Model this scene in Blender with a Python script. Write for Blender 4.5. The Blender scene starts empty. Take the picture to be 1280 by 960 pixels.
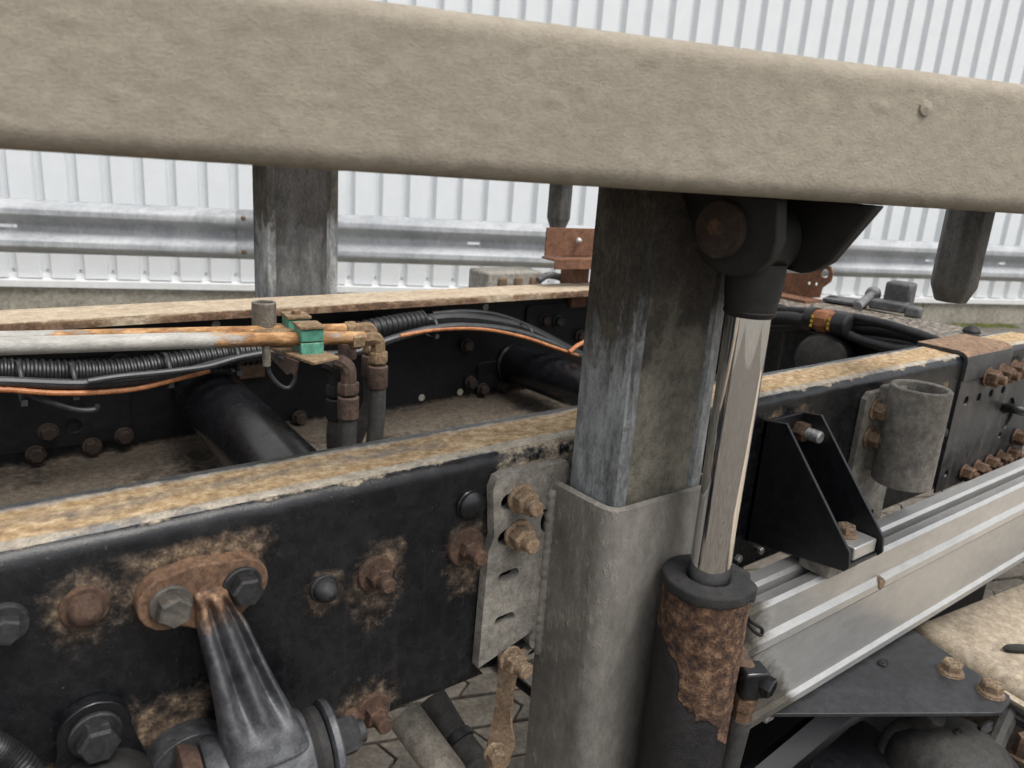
import bpy, math, random
import numpy as np
from mathutils import Vector, noise, geometry
random.seed(7)
PI = math.pi

# ------------------------------------------------------------------ camera
FPX = 975.0
PITCH, ROLL, YAWC, YAWW = (math.radians(a) for a in (15.93, 4.11, 51.7, 71.9))
CAM = np.array([0.0, -0.585, 1.233])          # metres; X along the truck, Y across it, Z up
_cp, _sp, _cr, _sr = math.cos(PITCH), math.sin(PITCH), math.cos(ROLL), math.sin(ROLL)
_M = np.array([[_cr, -_sr, 0], [_sr, _cr, 0], [0, 0, 1]]) @ np.array([[1, 0, 0], [0, -_sp, -_cp], [0, _cp, -_sp]])
_B = np.array([[math.sin(YAWC), math.cos(YAWC), 0], [-math.cos(YAWC), math.sin(YAWC), 0], [0, 0, 1]])
_A = _B @ _M.T                                # camera (right, down, forward) -> truck axes
def ray(u, v): return _A @ np.array([(u - 640) / FPX, (v - 480) / FPX, 1.0])
def Yp(u, v, y): d = ray(u, v); return Vector(CAM + d * (y - CAM[1]) / d[1])
def Zp(u, v, z): d = ray(u, v); return Vector(CAM + d * (z - CAM[2]) / d[2])
def Xp(u, v, x): d = ray(u, v); return Vector(CAM + d * (x - CAM[0]) / d[0])

scn = bpy.context.scene
cam_d = bpy.data.cameras.new('camera'); cam = bpy.data.objects.new('camera', cam_d)
scn.collection.objects.link(cam); scn.camera = cam
from mathutils import Matrix
_R = Matrix(((_A[0][0], -_A[0][1], -_A[0][2]), (_A[1][0], -_A[1][1], -_A[1][2]), (_A[2][0], -_A[2][1], -_A[2][2])))
cam.matrix_world = Matrix.Translation(Vector(CAM)) @ _R.to_4x4()
cam_d.sensor_width = 36; cam_d.lens = FPX / 1280 * 36
cam_d.clip_start = 0.02; cam_d.clip_end = 400
cam_d.dof.use_dof = True; cam_d.dof.focus_distance = 0.92; cam_d.dof.aperture_fstop = 9.0

# ------------------------------------------------------------------ light: bright overcast
SUN_EL, SUN_AZ = math.radians(63), math.radians(282)      # direction TO the sun, angle from +X
w = bpy.data.worlds.new('World'); scn.world = w; w.use_nodes = True
nt = w.node_tree; bg = nt.nodes['Background']
sky = nt.nodes.new('ShaderNodeTexSky'); sky.sky_type = 'NISHITA'; sky.sun_disc = False
sky.sun_elevation = SUN_EL; sky.sun_rotation = PI / 2 - SUN_AZ
sky.air_density = 1.0; sky.dust_density = 4.0; sky.ozone_density = 1.0
hs = nt.nodes.new('ShaderNodeHueSaturation'); hs.inputs['Saturation'].default_value = 0.22   # cloud-grey sky
nt.links.new(sky.outputs[0], hs.inputs['Color']); nt.links.new(hs.outputs[0], bg.inputs[0])
bg.inputs[1].default_value = 0.15
sun_d = bpy.data.lights.new('sun', 'SUN'); sun_d.energy = 1.5; sun_d.angle = math.radians(28); sun_d.color = (1, .965, .92)
sun = bpy.data.objects.new('sun', sun_d); scn.collection.objects.link(sun)
_sd = Vector((math.cos(SUN_EL) * math.cos(SUN_AZ), math.cos(SUN_EL) * math.sin(SUN_AZ), math.sin(SUN_EL)))
sun.rotation_euler = _sd.to_track_quat('Z', 'Y').to_euler(); sun.location = _sd * 30
scn.view_settings.view_transform = 'Standard'; scn.view_settings.look = 'None'
scn.view_settings.gamma = 1; scn.view_settings.use_curve_mapping = False
scn.view_settings.exposure = 0.42

# ------------------------------------------------------------------ helpers
COL = scn.collection
ORG = {}
def tag(o, label, cat, group=None, kind=None):
    if label: o['label'] = label
    if cat: o['category'] = cat
    if group: o['group'] = group
    if kind: o['kind'] = kind
    return o
def thing(name, base, label, cat, group=None):
    o = bpy.data.objects.new(name, None); COL.objects.link(o)
    o.location = base; o.empty_display_size = .05; ORG[o] = Vector(base)
    return tag(o, label, cat, group)
def frame(axis, up=None):
    a = Vector(axis).normalized()
    t = Vector(up) if up else (Vector((0, 0, 1)) if abs(a.z) < .9 else Vector((1, 0, 0)))
    u = (t - a * t.dot(a)).normalized(); return u, a.cross(u), a
class MB:
    def __init__(s): s.v = []; s.f = []; s.attr = {}
    def add(s, vs, fs):
        n = len(s.v); s.v += [Vector(p) for p in vs]; s.f += [tuple(i + n for i in q) for q in fs]; return s
    def box(s, c, d, R=None):
        c = Vector(c); h = Vector(d) / 2; vs = []
        for x in (-1, 1):
            for y in (-1, 1):
                for z in (-1, 1):
                    p = Vector((x * h.x, y * h.y, z * h.z)); vs.append(c + (R @ p if R else p))
        return s.add(vs, [(0, 1, 3, 2), (4, 6, 7, 5), (0, 4, 5, 1), (2, 3, 7, 6), (0, 2, 6, 4), (1, 5, 7, 3)])
    def lathe(s, p, axis, prof, n=24, up=None, ph=0):
        u, v, a = frame(axis, up); p = Vector(p); vs = []; fs = []; m = len(prof)
        for t, r in prof:
            for i in range(n):
                an = 2 * PI * i / n + ph; vs.append(p + a * t + (u * math.cos(an) + v * math.sin(an)) * r)
        for j in range(m - 1):
            for i in range(n):
                k = (i + 1) % n; fs.append((j * n + i, j * n + k, (j + 1) * n + k, (j + 1) * n + i))
        if prof[0][1] > 1e-6: fs.append(tuple(range(n - 1, -1, -1)))
        if prof[-1][1] > 1e-6: fs.append(tuple((m - 1) * n + i for i in range(n)))
        return s.add(vs, fs)
    def cyl(s, a, b, r, r2=None, n=24, bev=0):
        a, b = Vector(a), Vector(b); L = (b - a).length; r2 = r if r2 is None else r2
        pr = [(0, r), (L, r2)] if not bev else [(0, r - bev), (bev, r), (L - bev, r2), (L, r2 - bev)]
        return s.lathe(a, b - a, pr, n)
    def ring(s, a, b, ro, ri, n=32, bev=.001):
        a, b = Vector(a), Vector(b); L = (b - a).length
        pr = [(bev, ri), (0, ri + bev), (0, ro - bev), (bev, ro), (L - bev, ro), (L, ro - bev), (L, ri + bev), (L - bev, ri)]
        u, v, ax = frame(b - a); vs = []; fs = []; m = len(pr)
        for t, r in pr:
            for i in range(n):
                an = 2 * PI * i / n; vs.append(a + ax * t + (u * math.cos(an) + v * math.sin(an)) * r)
        for j in range(m):
            for i in range(n):
                k = (i + 1) % n; j2 = (j + 1) % m; fs.append((j * n + i, j * n + k, j2 * n + k, j2 * n + i))
        return s.add(vs, fs)
    def tube(s, pts, r, n=12, seg=8, rf=None, smooth=True):
        P = spline(pts, seg) if smooth else [Vector(p) for p in pts]
        t0 = (P[1] - P[0]).normalized(); u, v, _ = frame(t0); vs = []; fs = []
        for i, p in enumerate(P):
            t = (P[min(i + 1, len(P) - 1)] - P[max(i - 1, 0)]).normalized()
            u = (u - t * u.dot(t)).normalized(); v = t.cross(u)
            rr = rf(i) if rf else r
            for k in range(n):
                an = 2 * PI * k / n; vs.append(p + (u * math.cos(an) + v * math.sin(an)) * rr)
        for j in range(len(P) - 1):
            for i in range(n):
                k = (i + 1) % n; fs.append((j * n + i, j * n + k, (j + 1) * n + k, (j + 1) * n + i))
        fs.append(tuple(range(n - 1, -1, -1))); fs.append(tuple((len(P) - 1) * n + i for i in range(n)))
        return s.add(vs, fs)
    def plate(s, outer, holes, o, u, v, th):
        """flat plate: 2-D outline (list of (a,b)) with holes, extruded th along u x v"""
        o, u, v = Vector(o), Vector(u).normalized(), Vector(v).normalized(); w_ = u.cross(v)
        loops = [outer] + list(holes)
        pl = [[Vector((a, b, 0)) for a, b in L] for L in loops]
        flat = [p for L in loops for p in L]; N = len(flat)
        vs = [o + u * a + v * b for a, b in flat] + [o + u * a + v * b + w_ * th for a, b in flat]
        fs = []
        for t in geometry.tessellate_polygon(pl):
            i, j, k = t
            A, B_, C_ = (Vector(flat[q]) for q in (i, j, k))
            if (B_ - A).cross(C_ - A) < 0: i, k = k, i
            fs.append((k, j, i)); fs.append((i + N, j + N, k + N))
        n0 = 0
        for li, L in enumerate(loops):
            m = len(L); ar = sum(L[i][0] * L[(i + 1) % m][1] - L[(i + 1) % m][0] * L[i][1] for i in range(m))
            for i in range(m):
                a, b = n0 + i, n0 + (i + 1) % m
                flip = (ar < 0) != (li > 0)
                fs.append((a, b, b + N, a + N) if not flip else (b, a, a + N, b + N))
            n0 += m
        return s.add(vs, fs)
    def build(s, name, m, parent=None, label=None, cat=None, group=None, kind=None, ang=32, bevel=0, base=None, seg=2):
        if parent is not None: o0 = ORG[parent]
        elif base is not None: o0 = Vector(base)
        else:
            xs = [p.x for p in s.v]; ys = [p.y for p in s.v]; zs = [p.z for p in s.v]
            o0 = Vector(((min(xs) + max(xs)) / 2, (min(ys) + max(ys)) / 2, min(zs)))
        me = bpy.data.meshes.new(name)
        me.from_pydata([tuple(p - o0) for p in s.v], [], s.f); me.update()
        for an, vals in s.attr.items():
            at = me.attributes.new(an, 'FLOAT', 'POINT'); at.data.foreach_set('value', vals)
        if ang:
            me.polygons.foreach_set('use_smooth', [True] * len(me.polygons)); me.set_sharp_from_angle(angle=math.radians(ang))
        me.materials.append(m)
        o = bpy.data.objects.new(name, me); COL.objects.link(o); ORG[o] = o0
        if parent is not None: o.parent = parent
        else: o.location = o0
        if bevel:
            b = o.modifiers.new('bevel', 'BEVEL'); b.width = bevel; b.segments = seg; b.limit_method = 'ANGLE'; b.angle_limit = math.radians(40)
        return tag(o, label, cat, group, kind)
def spline(pts, seg=8):
    P = [Vector(p) for p in pts]
    if len(P) < 3: return [P[0].lerp(P[-1], i / seg) for i in range(seg + 1)]
    Q = [P[0] * 2 - P[1]] + P + [P[-1] * 2 - P[-2]]; out = []
    for i in range(1, len(Q) - 2):
        a, b, c, d = Q[i - 1:i + 3]
        for k in range(seg):
            t = k / seg
            out.append(.5 * ((2 * b) + (c - a) * t + (2 * a - 5 * b + 4 * c - d) * t * t + (3 * b - a - 3 * c + d) * t ** 3))
    out.append(P[-1]); return out
def rrect(x0, y0, x1, y1, r, n=5):
    out = []
    for cx, cy, a0 in ((x1 - r, y1 - r, 0), (x0 + r, y1 - r, 90), (x0 + r, y0 + r, 180), (x1 - r, y0 + r, 270)):
        for i in range(n + 1):
            a = math.radians(a0 + 90 * i / n); out.append((cx + r * math.cos(a), cy + r * math.sin(a)))
    return out
def circ(x, y, r, n=16, sx=1, sy=1): return [(x + sx * r * math.cos(2 * PI * i / n), y + sy * r * math.sin(2 * PI * i / n)) for i in range(n)]
def slot(x, y, L, r, ang=0, n=6):
    out = []; c, s_ = math.cos(ang), math.sin(ang)
    for sg, a0 in ((1, -90), (-1, 90)):
        for i in range(n + 1):
            a = math.radians(a0 + 180 * i / n); px, py = sg * L / 2 + r * math.cos(a), r * math.sin(a)
            out.append((x + px * c - py * s_, y + px * s_ + py * c))
    return out
def fbm(p, sc, oct=4): return noise.fractal(Vector(p) * sc, 1.0, 2.0, oct)   # about -1..1
def sstep(a, b, x):
    t = max(0.0, min(1.0, (x - a) / (b - a))); return t * t * (3 - 2 * t)

# ------------------------------------------------------------------ materials
def mat(name, base, base2=None, rough=.5, metal=0., rust=0., dirt=0., up=0., dirtcol=((.16, .125, .085), (.36, .29, .20)),
        rustcol=((.035, .016, .010), (.13, .058, .028), (.34, .19, .09)), s=1., bump=.35, speck=0., fleck=0., stretch=(1, 1, 1), spec=.5,
        streak=0., bdist=.002, rvar=.15, var=.45, ramp_=1.5, soft=(.40, .66), damp=1.3, rfine=0.):
    m = bpy.data.materials.new(name); m.use_nodes = True; n = m.node_tree; L = n.links.new
    bs = n.nodes['Principled BSDF']
    def N(t, **k):
        q = n.nodes.new(t)
        for a, b in k.items():
            if a in q.inputs: q.inputs[a].default_value = b
            else: setattr(q, a, b)
        return q
    tc = N('ShaderNodeTexCoord'); mp = N('ShaderNodeMapping'); mp.inputs['Scale'].default_value = stretch
    L(tc.outputs['Object'], mp.inputs[0])
    def tex(scale, det=6, ro=.6, vec=None):
        q = N('ShaderNodeTexNoise'); q.inputs['Scale'].default_value = scale * s; q.inputs['Detail'].default_value = det
        q.inputs['Roughness'].default_value = ro; L(vec or mp.outputs[0], q.inputs['Vector']); return q.outputs['Fac']
    def math_(op, a, b=None, c=None):
        q = N('ShaderNodeMath'); q.operation = op
        for i, x in enumerate((a, b, c)):
            if x is None: continue
            if isinstance(x, (int, float)): q.inputs[i].default_value = x
            else: L(x, q.inputs[i])
        return q.outputs[0]
    def mapr(x, a, b, c=0., d=1.):
        q = N('ShaderNodeMapRange'); q.interpolation_type = 'SMOOTHSTEP'
        for i, z in enumerate((x, a, b, c, d)):
            if isinstance(z, (int, float)): q.inputs[i].default_value = z
            else: L(z, q.inputs[i])
        return q.outputs[0]
    def ramp(x, cols, lo=.3, hi=.7):
        q = N('ShaderNodeValToRGB'); e = q.color_ramp.elements
        for i, c in enumerate(cols):
            pos = lo + (hi - lo) * i / (len(cols) - 1)
            el = e[i] if i < 2 else e.new(pos)
            el.position = pos; el.color = (*c, 1)
        L(x, q.inputs[0]); return q.outputs[0]
    def mix(f, a, b):
        q = N('ShaderNodeMix'); q.data_type = 'RGBA'
        for i, z in ((0, f), (6, a), (7, b)):
            if isinstance(z, (int, float)): q.inputs[i].default_value = z
            elif isinstance(z, tuple): q.inputs[i].default_value = (*z, 1)
            else: L(z, q.inputs[i])
        return q.outputs[2]
    big = tex(7, 4); mid = tex(45, 7, .65); fine = tex(420, 6, .75); rn = tex(90, 6, .65)
    base2 = base2 or tuple(c * 1.6 + .004 for c in base)
    col = mix(mapr(math_('ADD', math_('MULTIPLY', big, .6), math_('MULTIPLY', mid, .4)), .36, .64), base, base2)
    rmask = dmask = None
    ar = N('ShaderNodeAttribute', attribute_name='rust').outputs['Fac']; ad = N('ShaderNodeAttribute', attribute_name='dirt').outputs['Fac']
    rnz = math_('ADD', math_('MULTIPLY', mid, 1 - rfine), math_('MULTIPLY', math_('ADD', math_('MULTIPLY', rn, .45), math_('MULTIPLY', fine, .55)), rfine))
    x = math_('ADD', math_('ADD', ar, rust), math_('MULTIPLY', math_('SUBTRACT', rnz, .5), ramp_))
    rmask = mapr(x, *soft)
    col = mix(rmask, col, ramp(rn, rustcol, .32, .70))
    x = math_('ADD', math_('ADD', ad, dirt), math_('MULTIPLY', math_('SUBTRACT', rn, .5), damp))
    if up:
        g = N('ShaderNodeNewGeometry'); sx = N('ShaderNodeSeparateXYZ'); L(g.outputs['Normal'], sx.inputs[0])
        x = math_('ADD', x, math_('MULTIPLY', mapr(sx.outputs[2], .25, .95), up))
    dmask = mapr(x, .34, .72)
    col = mix(dmask, col, ramp(math_('ADD', math_('MULTIPLY', fine, .45), math_('MULTIPLY', mid, .55)), dirtcol, .36, .64))
    if streak:      # washed-down vertical dirt lines
        m2 = N('ShaderNodeMapping'); m2.inputs['Scale'].default_value = (1, 1, .06); L(tc.outputs['Object'], m2.inputs[0])
        st = mapr(tex(75, 4, .6, m2.outputs[0]), .56, .74)
        col = mix(math_('MULTIPLY', st, streak), col, dirtcol[0])
    if speck:       # dark pits and grease spots
        sp = mapr(tex(420, 3, .6), .62, .70); col = mix(math_('MULTIPLY', sp, speck), col, (.012, .011, .010))
    if fleck:       # pale chips
        fl = mapr(tex(300, 4, .7), .66, .74); col = mix(math_('MULTIPLY', fl, fleck), col, tuple(dirtcol[1]))
    vv = math_('ADD', math_('MULTIPLY', mapr(math_('ADD', math_('MULTIPLY', fine, .6), math_('MULTIPLY', rn, .4)), .32, .68), var * 2), 1 - var)
    hv = N('ShaderNodeVectorMath'); hv.operation = 'SCALE'; L(col, hv.inputs[0]); L(vv, hv.inputs['Scale']); col = hv.outputs[0]
    L(col, bs.inputs['Base Color'])
    ms = math_('MAXIMUM', rmask, dmask)
    rr = math_('ADD', math_('MULTIPLY', math_('SUBTRACT', mid, .5), rvar * 2), rough)
    mr = N('ShaderNodeMix'); L(ms, mr.inputs[0]); L(rr, mr.inputs[2]); mr.inputs[3].default_value = .92
    L(mr.outputs[0], bs.inputs['Roughness'])
    if metal: L(math_('MULTIPLY', math_('SUBTRACT', 1., ms), metal), bs.inputs['Metallic'])
    bs.inputs['Specular IOR Level'].default_value = spec
    h = math_('ADD', math_('MULTIPLY', fine, .45), math_('MULTIPLY', math_('MULTIPLY', math_('ADD', rn, math_('MULTIPLY', mid, .8)), math_('ADD', ms, .12)), 1.5))
    bp = N('ShaderNodeBump'); bp.inputs['Strength'].default_value = bump; bp.inputs['Distance'].default_value = bdist
    L(h, bp.inputs['Height']); L(bp.outputs[0], bs.inputs['Normal'])
    return m

TAN = ((.24, .175, .105), (.50, .39, .25))
GREYD = ((.11, .10, .085), (.27, .245, .205))
M = {}
M['rail'] = mat('chassis_black_paint', (.0045, .005, .0066), (.0125, .0132, .0150), rough=.27, dirtcol=((.17, .135, .095), (.40, .34, .255)), rustcol=((.035, .024, .017), (.12, .082, .052), (.27, .20, .13)), bump=.35, bdist=.002, fleck=.6, streak=.05, rust=-.11, dirt=-.16, spec=.45, ramp_=1.3, soft=(.22, .92), rfine=.75)
M['railtop'] = mat('crusted_rail_top', (.13, .135, .14), (.25, .25, .25), rough=.8, rustcol=((.27, .165, .075), (.42, .29, .155), (.54, .43, .28)), dirtcol=((.27, .235, .185), (.46, .41, .335)), bump=.7, bdist=.0015, stretch=(.85, 1, 1), var=.25, soft=(.15, .9), rfine=.6, s=1.3)
M['black'] = mat('black_paint', (.006, .0065, .008), (.011, .0115, .013), rough=.24, dirt=-.02, up=.04, dirtcol=GREYD, bump=.06, fleck=.15)
M['satin'] = mat('satin_black_bracket', (.008, .0085, .010), (.012, .012, .014), rough=.38, dirt=-.06, dirtcol=GREYD, bump=.12, fleck=.5)
M['edge'] = mat('worn_plate_edge', (.09, .085, .075), (.2, .18, .15), rough=.6)
M['grease'] = mat('greasy_black_steel', (.007, .0065, .006), (.013, .012, .011), rough=.62, rust=-.25, dirt=-.25, dirtcol=((.03, .026, .02), (.07, .06, .045)), bump=.7)
M['faded'] = mat('faded_grey_paint', (.013, .0145, .017), (.046, .047, .047), rough=.40, rust=-.1, dirt=.0, up=.5, dirtcol=((.20, .15, .11), (.42, .36, .28)), streak=.3, bump=.3)
M['saddle'] = mat('rust_dusted_saddle', (.016, .018, .021), (.05, .051, .052), rough=.45, rust=-.1, dirt=-.05, up=.75, damp=.6, dirtcol=((.15, .088, .050), (.27, .175, .11)), streak=.2, bump=.3)
M['plate'] = mat('dusty_cast_plate', (.14, .13, .113), (.25, .23, .197), rough=.8, rust=-.05, dirt=.20, dirtcol=((.22, .19, .153), (.40, .355, .29)), bump=.5, fleck=.15, speck=.25)
M['sleeve'] = mat('dusty_steel_sleeve', (.125, .118, .106), (.215, .20, .176), rough=.75, rust=-.2, dirt=.08, dirtcol=((.19, .168, .138), (.33, .295, .24)), bump=.6, fleck=.4, speck=.3, stretch=(1, 1, .5), var=.22)
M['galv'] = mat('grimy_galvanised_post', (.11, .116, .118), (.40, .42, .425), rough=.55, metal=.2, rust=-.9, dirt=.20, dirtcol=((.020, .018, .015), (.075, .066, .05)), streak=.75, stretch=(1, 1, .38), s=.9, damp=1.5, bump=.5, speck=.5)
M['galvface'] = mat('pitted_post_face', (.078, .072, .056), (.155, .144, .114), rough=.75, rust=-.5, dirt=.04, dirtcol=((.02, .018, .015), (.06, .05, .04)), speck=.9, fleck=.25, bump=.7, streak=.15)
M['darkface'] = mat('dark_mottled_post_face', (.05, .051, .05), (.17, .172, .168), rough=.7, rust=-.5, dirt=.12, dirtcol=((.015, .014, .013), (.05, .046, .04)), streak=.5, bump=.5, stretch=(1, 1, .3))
M['mud'] = mat('mud_coated_beam', (.308, .272, .215), (.352, .313, .25), rough=.9, rust=-.9, dirt=-.5, dirtcol=((.31, .27, .212), (.42, .375, .30)), stretch=(.6, .6, 1), bump=1., bdist=.0018, speck=.2, fleck=.4, spec=.25, var=.15, s=1.1)
M['rust'] = mat('rusty_steel', (.045, .026, .018), (.11, .062, .038), rough=.85, rustcol=((.03, .017, .012), (.095, .054, .033), (.22, .14, .085)), rust=.2, dirt=.0, up=.22, dirtcol=((.17, .12, .075), (.38, .29, .19)), bump=1., s=2.2, var=.6, bdist=.0015)
M['dimrust'] = mat('dim_rusty_bolt', (.022, .015, .012), (.055, .035, .025), rough=.85, rust=-.05, rustcol=((.02, .013, .010), (.055, .034, .024), (.12, .08, .055)), bump=.6)
M['rustbolt'] = mat('rusty_bolt', (.06, .035, .024), (.16, .095, .055), rough=.8, rust=.28, dirt=.12, up=.15, dirtcol=((.20, .15, .10), (.40, .32, .22)), bump=1., s=2.4, var=.6, bdist=.0015)
M['tanbolt'] = mat('tan_dusted_bolt', (.15, .10, .062), (.27, .19, .12), rough=.8, rust=.12, dirt=.16, up=.3, dirtcol=((.30, .21, .13), (.52, .42, .29)), bump=1., s=2.4, var=.6, bdist=.0015)
M['darkbolt'] = mat('dark_bolt', (.014, .014, .015), (.036, .036, .037), rough=.38, rust=-.05, dirt=.02, up=.2, bump=1., s=2.2, var=.6, bdist=.0015)
M['dustbolt'] = mat('dusted_grey_bolt', (.06, .055, .048), (.13, .115, .095), rough=.6, rust=.0, dirt=.08, up=.2, rustcol=((.06, .035, .022), (.15, .095, .06), (.27, .19, .125)), bump=.8, s=2.2, bdist=.0015)
M['zinc'] = mat('zinc_bolt', (.42, .42, .40), (.58, .58, .55), rough=.4, metal=.6, rust=-.3, dirt=.0, s=2)
M['chrome'] = mat('chrome_rod', (.82, .82, .83), (.84, .84, .84), rough=.045, metal=1., rust=-.6, dirt=-.6, bump=0., rvar=.01, var=0.)
M['alu'] = mat('aluminium_extrusion', (.47, .468, .455), (.55, .547, .53), rough=.34, metal=.6, rust=-.9, dirt=-.25, dirtcol=((.028, .025, .020), (.10, .09, .072)), bump=.10, stretch=(.4, 1, 1), rvar=.06, var=.08, damp=.5)
M['barrel'] = mat('flaking_cylinder_barrel', (.010, .010, .011), (.022, .021, .021), rough=.5, rust=-.06, dirt=-.12, rustcol=((.022, .014, .012), (.105, .055, .032), (.25, .155, .09)), bump=1.0, bdist=.003)
M['rubber'] = mat('cracked_rubber', (.012, .012, .0125), (.032, .031, .030), rough=.85, rust=-.6, dirt=-.14, dirtcol=GREYD, bump=.8)
M['hose'] = mat('dusty_rubber_hose', (.032, .030, .028), (.065, .061, .055), rough=.8, rust=-.6, dirt=.0, up=.1, bump=.3)
M['cable'] = mat('black_cable', (.010, .010, .011), (.018, .018, .019), rough=.42, rust=-.6, dirt=-.12, up=.06, dirtcol=GREYD, bump=.1)
M['greycable'] = mat('dark_grey_cable', (.028, .029, .031), (.045, .046, .048), rough=.42, rust=-.6, dirt=-.1, bump=.1)
M['orange'] = mat('orange_cable', (.40, .14, .05), (.50, .22, .09), rough=.5, rust=-.6, dirt=-.02, dirtcol=((.15, .06, .03), (.3, .15, .08)), bump=.1)
M['green'] = mat('green_plastic_clamp', (.075, .26, .19), (.11, .34, .25), rough=.55, rust=-.6, dirt=.05, up=.4, dirtcol=TAN, bump=.2)
M['pipe'] = mat('rusting_steel_pipe', (.36, .35, .32), (.52, .50, .46), rough=.6, rust=.0, dirt=.0, var=.25, rustcol=((.16, .075, .03), (.36, .19, .08), (.58, .37, .19)), dirtcol=((.28, .22, .15), (.5, .44, .34)), stretch=(.4, 1, 1), bump=.5)
M['fitting'] = mat('rusty_pipe_fitting', (.17, .11, .06), (.34, .23, .13), rough=.8, rust=.12, dirt=.08, up=.25, dirtcol=((.32, .22, .12), (.55, .42, .26)), bump=1., s=2.2, var=.6, bdist=.0015)
M['ferrule'] = mat('brown_hose_ferrule', (.065, .042, .032), (.12, .078, .056), rough=.75, rust=.1, dirt=-.05, bump=1., s=2.0, var=.6, bdist=.0015)
M['timber'] = mat('rusty_dusted_strip', (.22, .15, .09), (.38, .28, .18), rough=.9, rust=.02, dirt=.15, up=.35, dirtcol=((.34, .26, .175), (.54, .45, .33)), rustcol=((.05, .028, .018), (.15, .085, .05), (.28, .185, .115)), stretch=(.8, 1, 1), bump=.4, var=.2, damp=.8)
M['brownbox'] = mat('brown_rust_bracket', (.13, .060, .032), (.20, .095, .052), rough=.8, rust=.06, dirt=-.06, up=.1, bump=.4)
M['gusset'] = mat('dusty_black_plate', (.018, .019, .021), (.032, .033, .036), rough=.5, rust=-.2, dirt=.0, up=.10, dirtcol=((.05, .05, .05), (.15, .145, .135)), bump=.2, fleck=.25)
M['panel'] = mat('dust_covered_panel', (.27, .22, .16), (.42, .35, .26), rough=.7, rust=-.3, dirt=.12, dirtcol=((.27, .215, .155), (.48, .41, .315)), bump=.3, speck=.35, fleck=.2)
M['tank'] = mat('grimy_black_rubber', (.022, .021, .020), (.05, .047, .041), rough=.7, rust=-.5, dirt=.05, dirtcol=((.05, .045, .036), (.13, .118, .095)), bump=.5)
M['char'] = mat('black_tar_lump', (.006, .006, .006), (.012, .012, .012), rough=.6, rust=-.6, dirt=-.2, bump=1.)
M['grey'] = mat('grey_painted_casting', (.12, .125, .13), (.22, .22, .22), rough=.6, rust=-.1, dirt=.06, up=.1, bump=.4)
M['strutgrey'] = mat('grey_dusted_tube', (.12, .105, .085), (.22, .195, .16), rough=.75, rust=-.2, dirt=.1, bump=.3)
M['link'] = mat('worn_black_casting', (.035, .036, .040), (.105, .108, .115), rough=.36, rust=-.05, dirt=-.06, dirtcol=((.22, .15, .09), (.42, .33, .22)), rustcol=((.05, .028, .018), (.15, .082, .047), (.28, .185, .115)), bump=.5, metal=.2, soft=(.3, .8), ramp_=1.)
M['linkhead'] = mat('rusty_link_head', (.10, .055, .032), (.19, .11, .065), rough=.75, rust=.15, dirt=.05, rustcol=((.10, .05, .03), (.24, .13, .075), (.40, .27, .17)), dirtcol=((.24, .17, .11), (.42, .33, .23)), bump=1., s=2.2, var=.6, bdist=.0015)
M['grey2'] = mat('dark_grey_socket', (.05, .05, .052), (.10, .10, .10), rough=.6, rust=-.2, dirt=.04, up=.15)
M['brownplug'] = mat('brown_connector', (.20, .075, .03), (.27, .11, .045), rough=.5, rust=-.6, dirt=-.1)
M['yellow'] = mat('yellow_seal', (.45, .30, .02), (.6, .42, .05), rough=.5, rust=-.6, dirt=-.1)
M['whitecrate'] = mat('pale_dirty_box', (.30, .28, .24), (.42, .40, .35), rough=.8, rust=-.1, dirt=.1, dirtcol=((.2, .15, .1), (.45, .4, .33)))
M['wall'] = mat('white_sheet_paint', (.70, .725, .74), (.735, .76, .775), rough=.42, rust=-1, dirt=-.25, dirtcol=((.5, .5, .48), (.66, .66, .64)), bump=.02, var=.03)
M['flash'] = mat('white_flashing', (.66, .67, .67), (.74, .75, .75), rough=.4, rust=-1, dirt=-.05, dirtcol=((.42, .41, .38), (.6, .59, .56)), bump=.05, var=.03)
M['concrete'] = mat('concrete_plinth', (.27, .25, .205), (.39, .365, .305), rough=.9, rust=-1, dirt=.05, dirtcol=((.17, .155, .12), (.34, .31, .25)), s=.5, bump=.4)
M['gzrail'] = mat('galvanised_guardrail', (.30, .315, .33), (.44, .455, .465), rough=.6, metal=.12, rust=-.35, dirt=.0, up=.28, dirtcol=((.20, .20, .195), (.5, .48, .42)), stretch=(.5, 1, .25), bump=.1, streak=.15, var=.14)
M['paver'] = mat('grey_brown_paver', (.085, .072, .057), (.165, .143, .115), rough=.95, rust=-1, dirt=.0, dirtcol=((.06, .05, .038), (.19, .165, .135)), bump=1.2, bdist=.004, fleck=.8, speck=.5)
M['joint'] = mat('dark_joint_sand', (.02, .017, .013), (.04, .034, .026), rough=1., rust=-1, dirt=0, dirtcol=((.02, .017, .012), (.05, .042, .03)))
M['yard'] = mat('worn_yard_paving', (.13, .118, .098), (.22, .20, .165), rough=.95, rust=-1, dirt=.1, dirtcol=((.14, .125, .10), (.34, .31, .255)), s=.35, bump=.5)
M['moss'] = mat('moss_green', (.075, .085, .02), (.15, .16, .045), rough=.95, rust=-1, dirt=0, dirtcol=((.12, .11, .05), (.22, .2, .09)))
M['screw'] = mat('grey_screw', (.2, .2, .2), rough=.5, rust=-1)

# ------------------------------------------------------------------ setting: ground, pavers, wall, guard rail
DY = YAWW - YAWC
WX = Vector((math.cos(DY), -math.sin(DY), 0)); WN = Vector((math.sin(DY), math.cos(DY), 0)); WZ = Vector((0, 0, 1))
C0 = Vector((CAM[0], CAM[1], 0))
def W(t, n, z): return C0 + WX * t + WN * n + WZ * z          # wall-aligned coordinates
def WpN(u, v, n):
    d = Vector(ray(u, v)); p = Vector(CAM) + d * (n / d.dot(WN)); q = p - C0; return q.dot(WX), p.z

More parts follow.
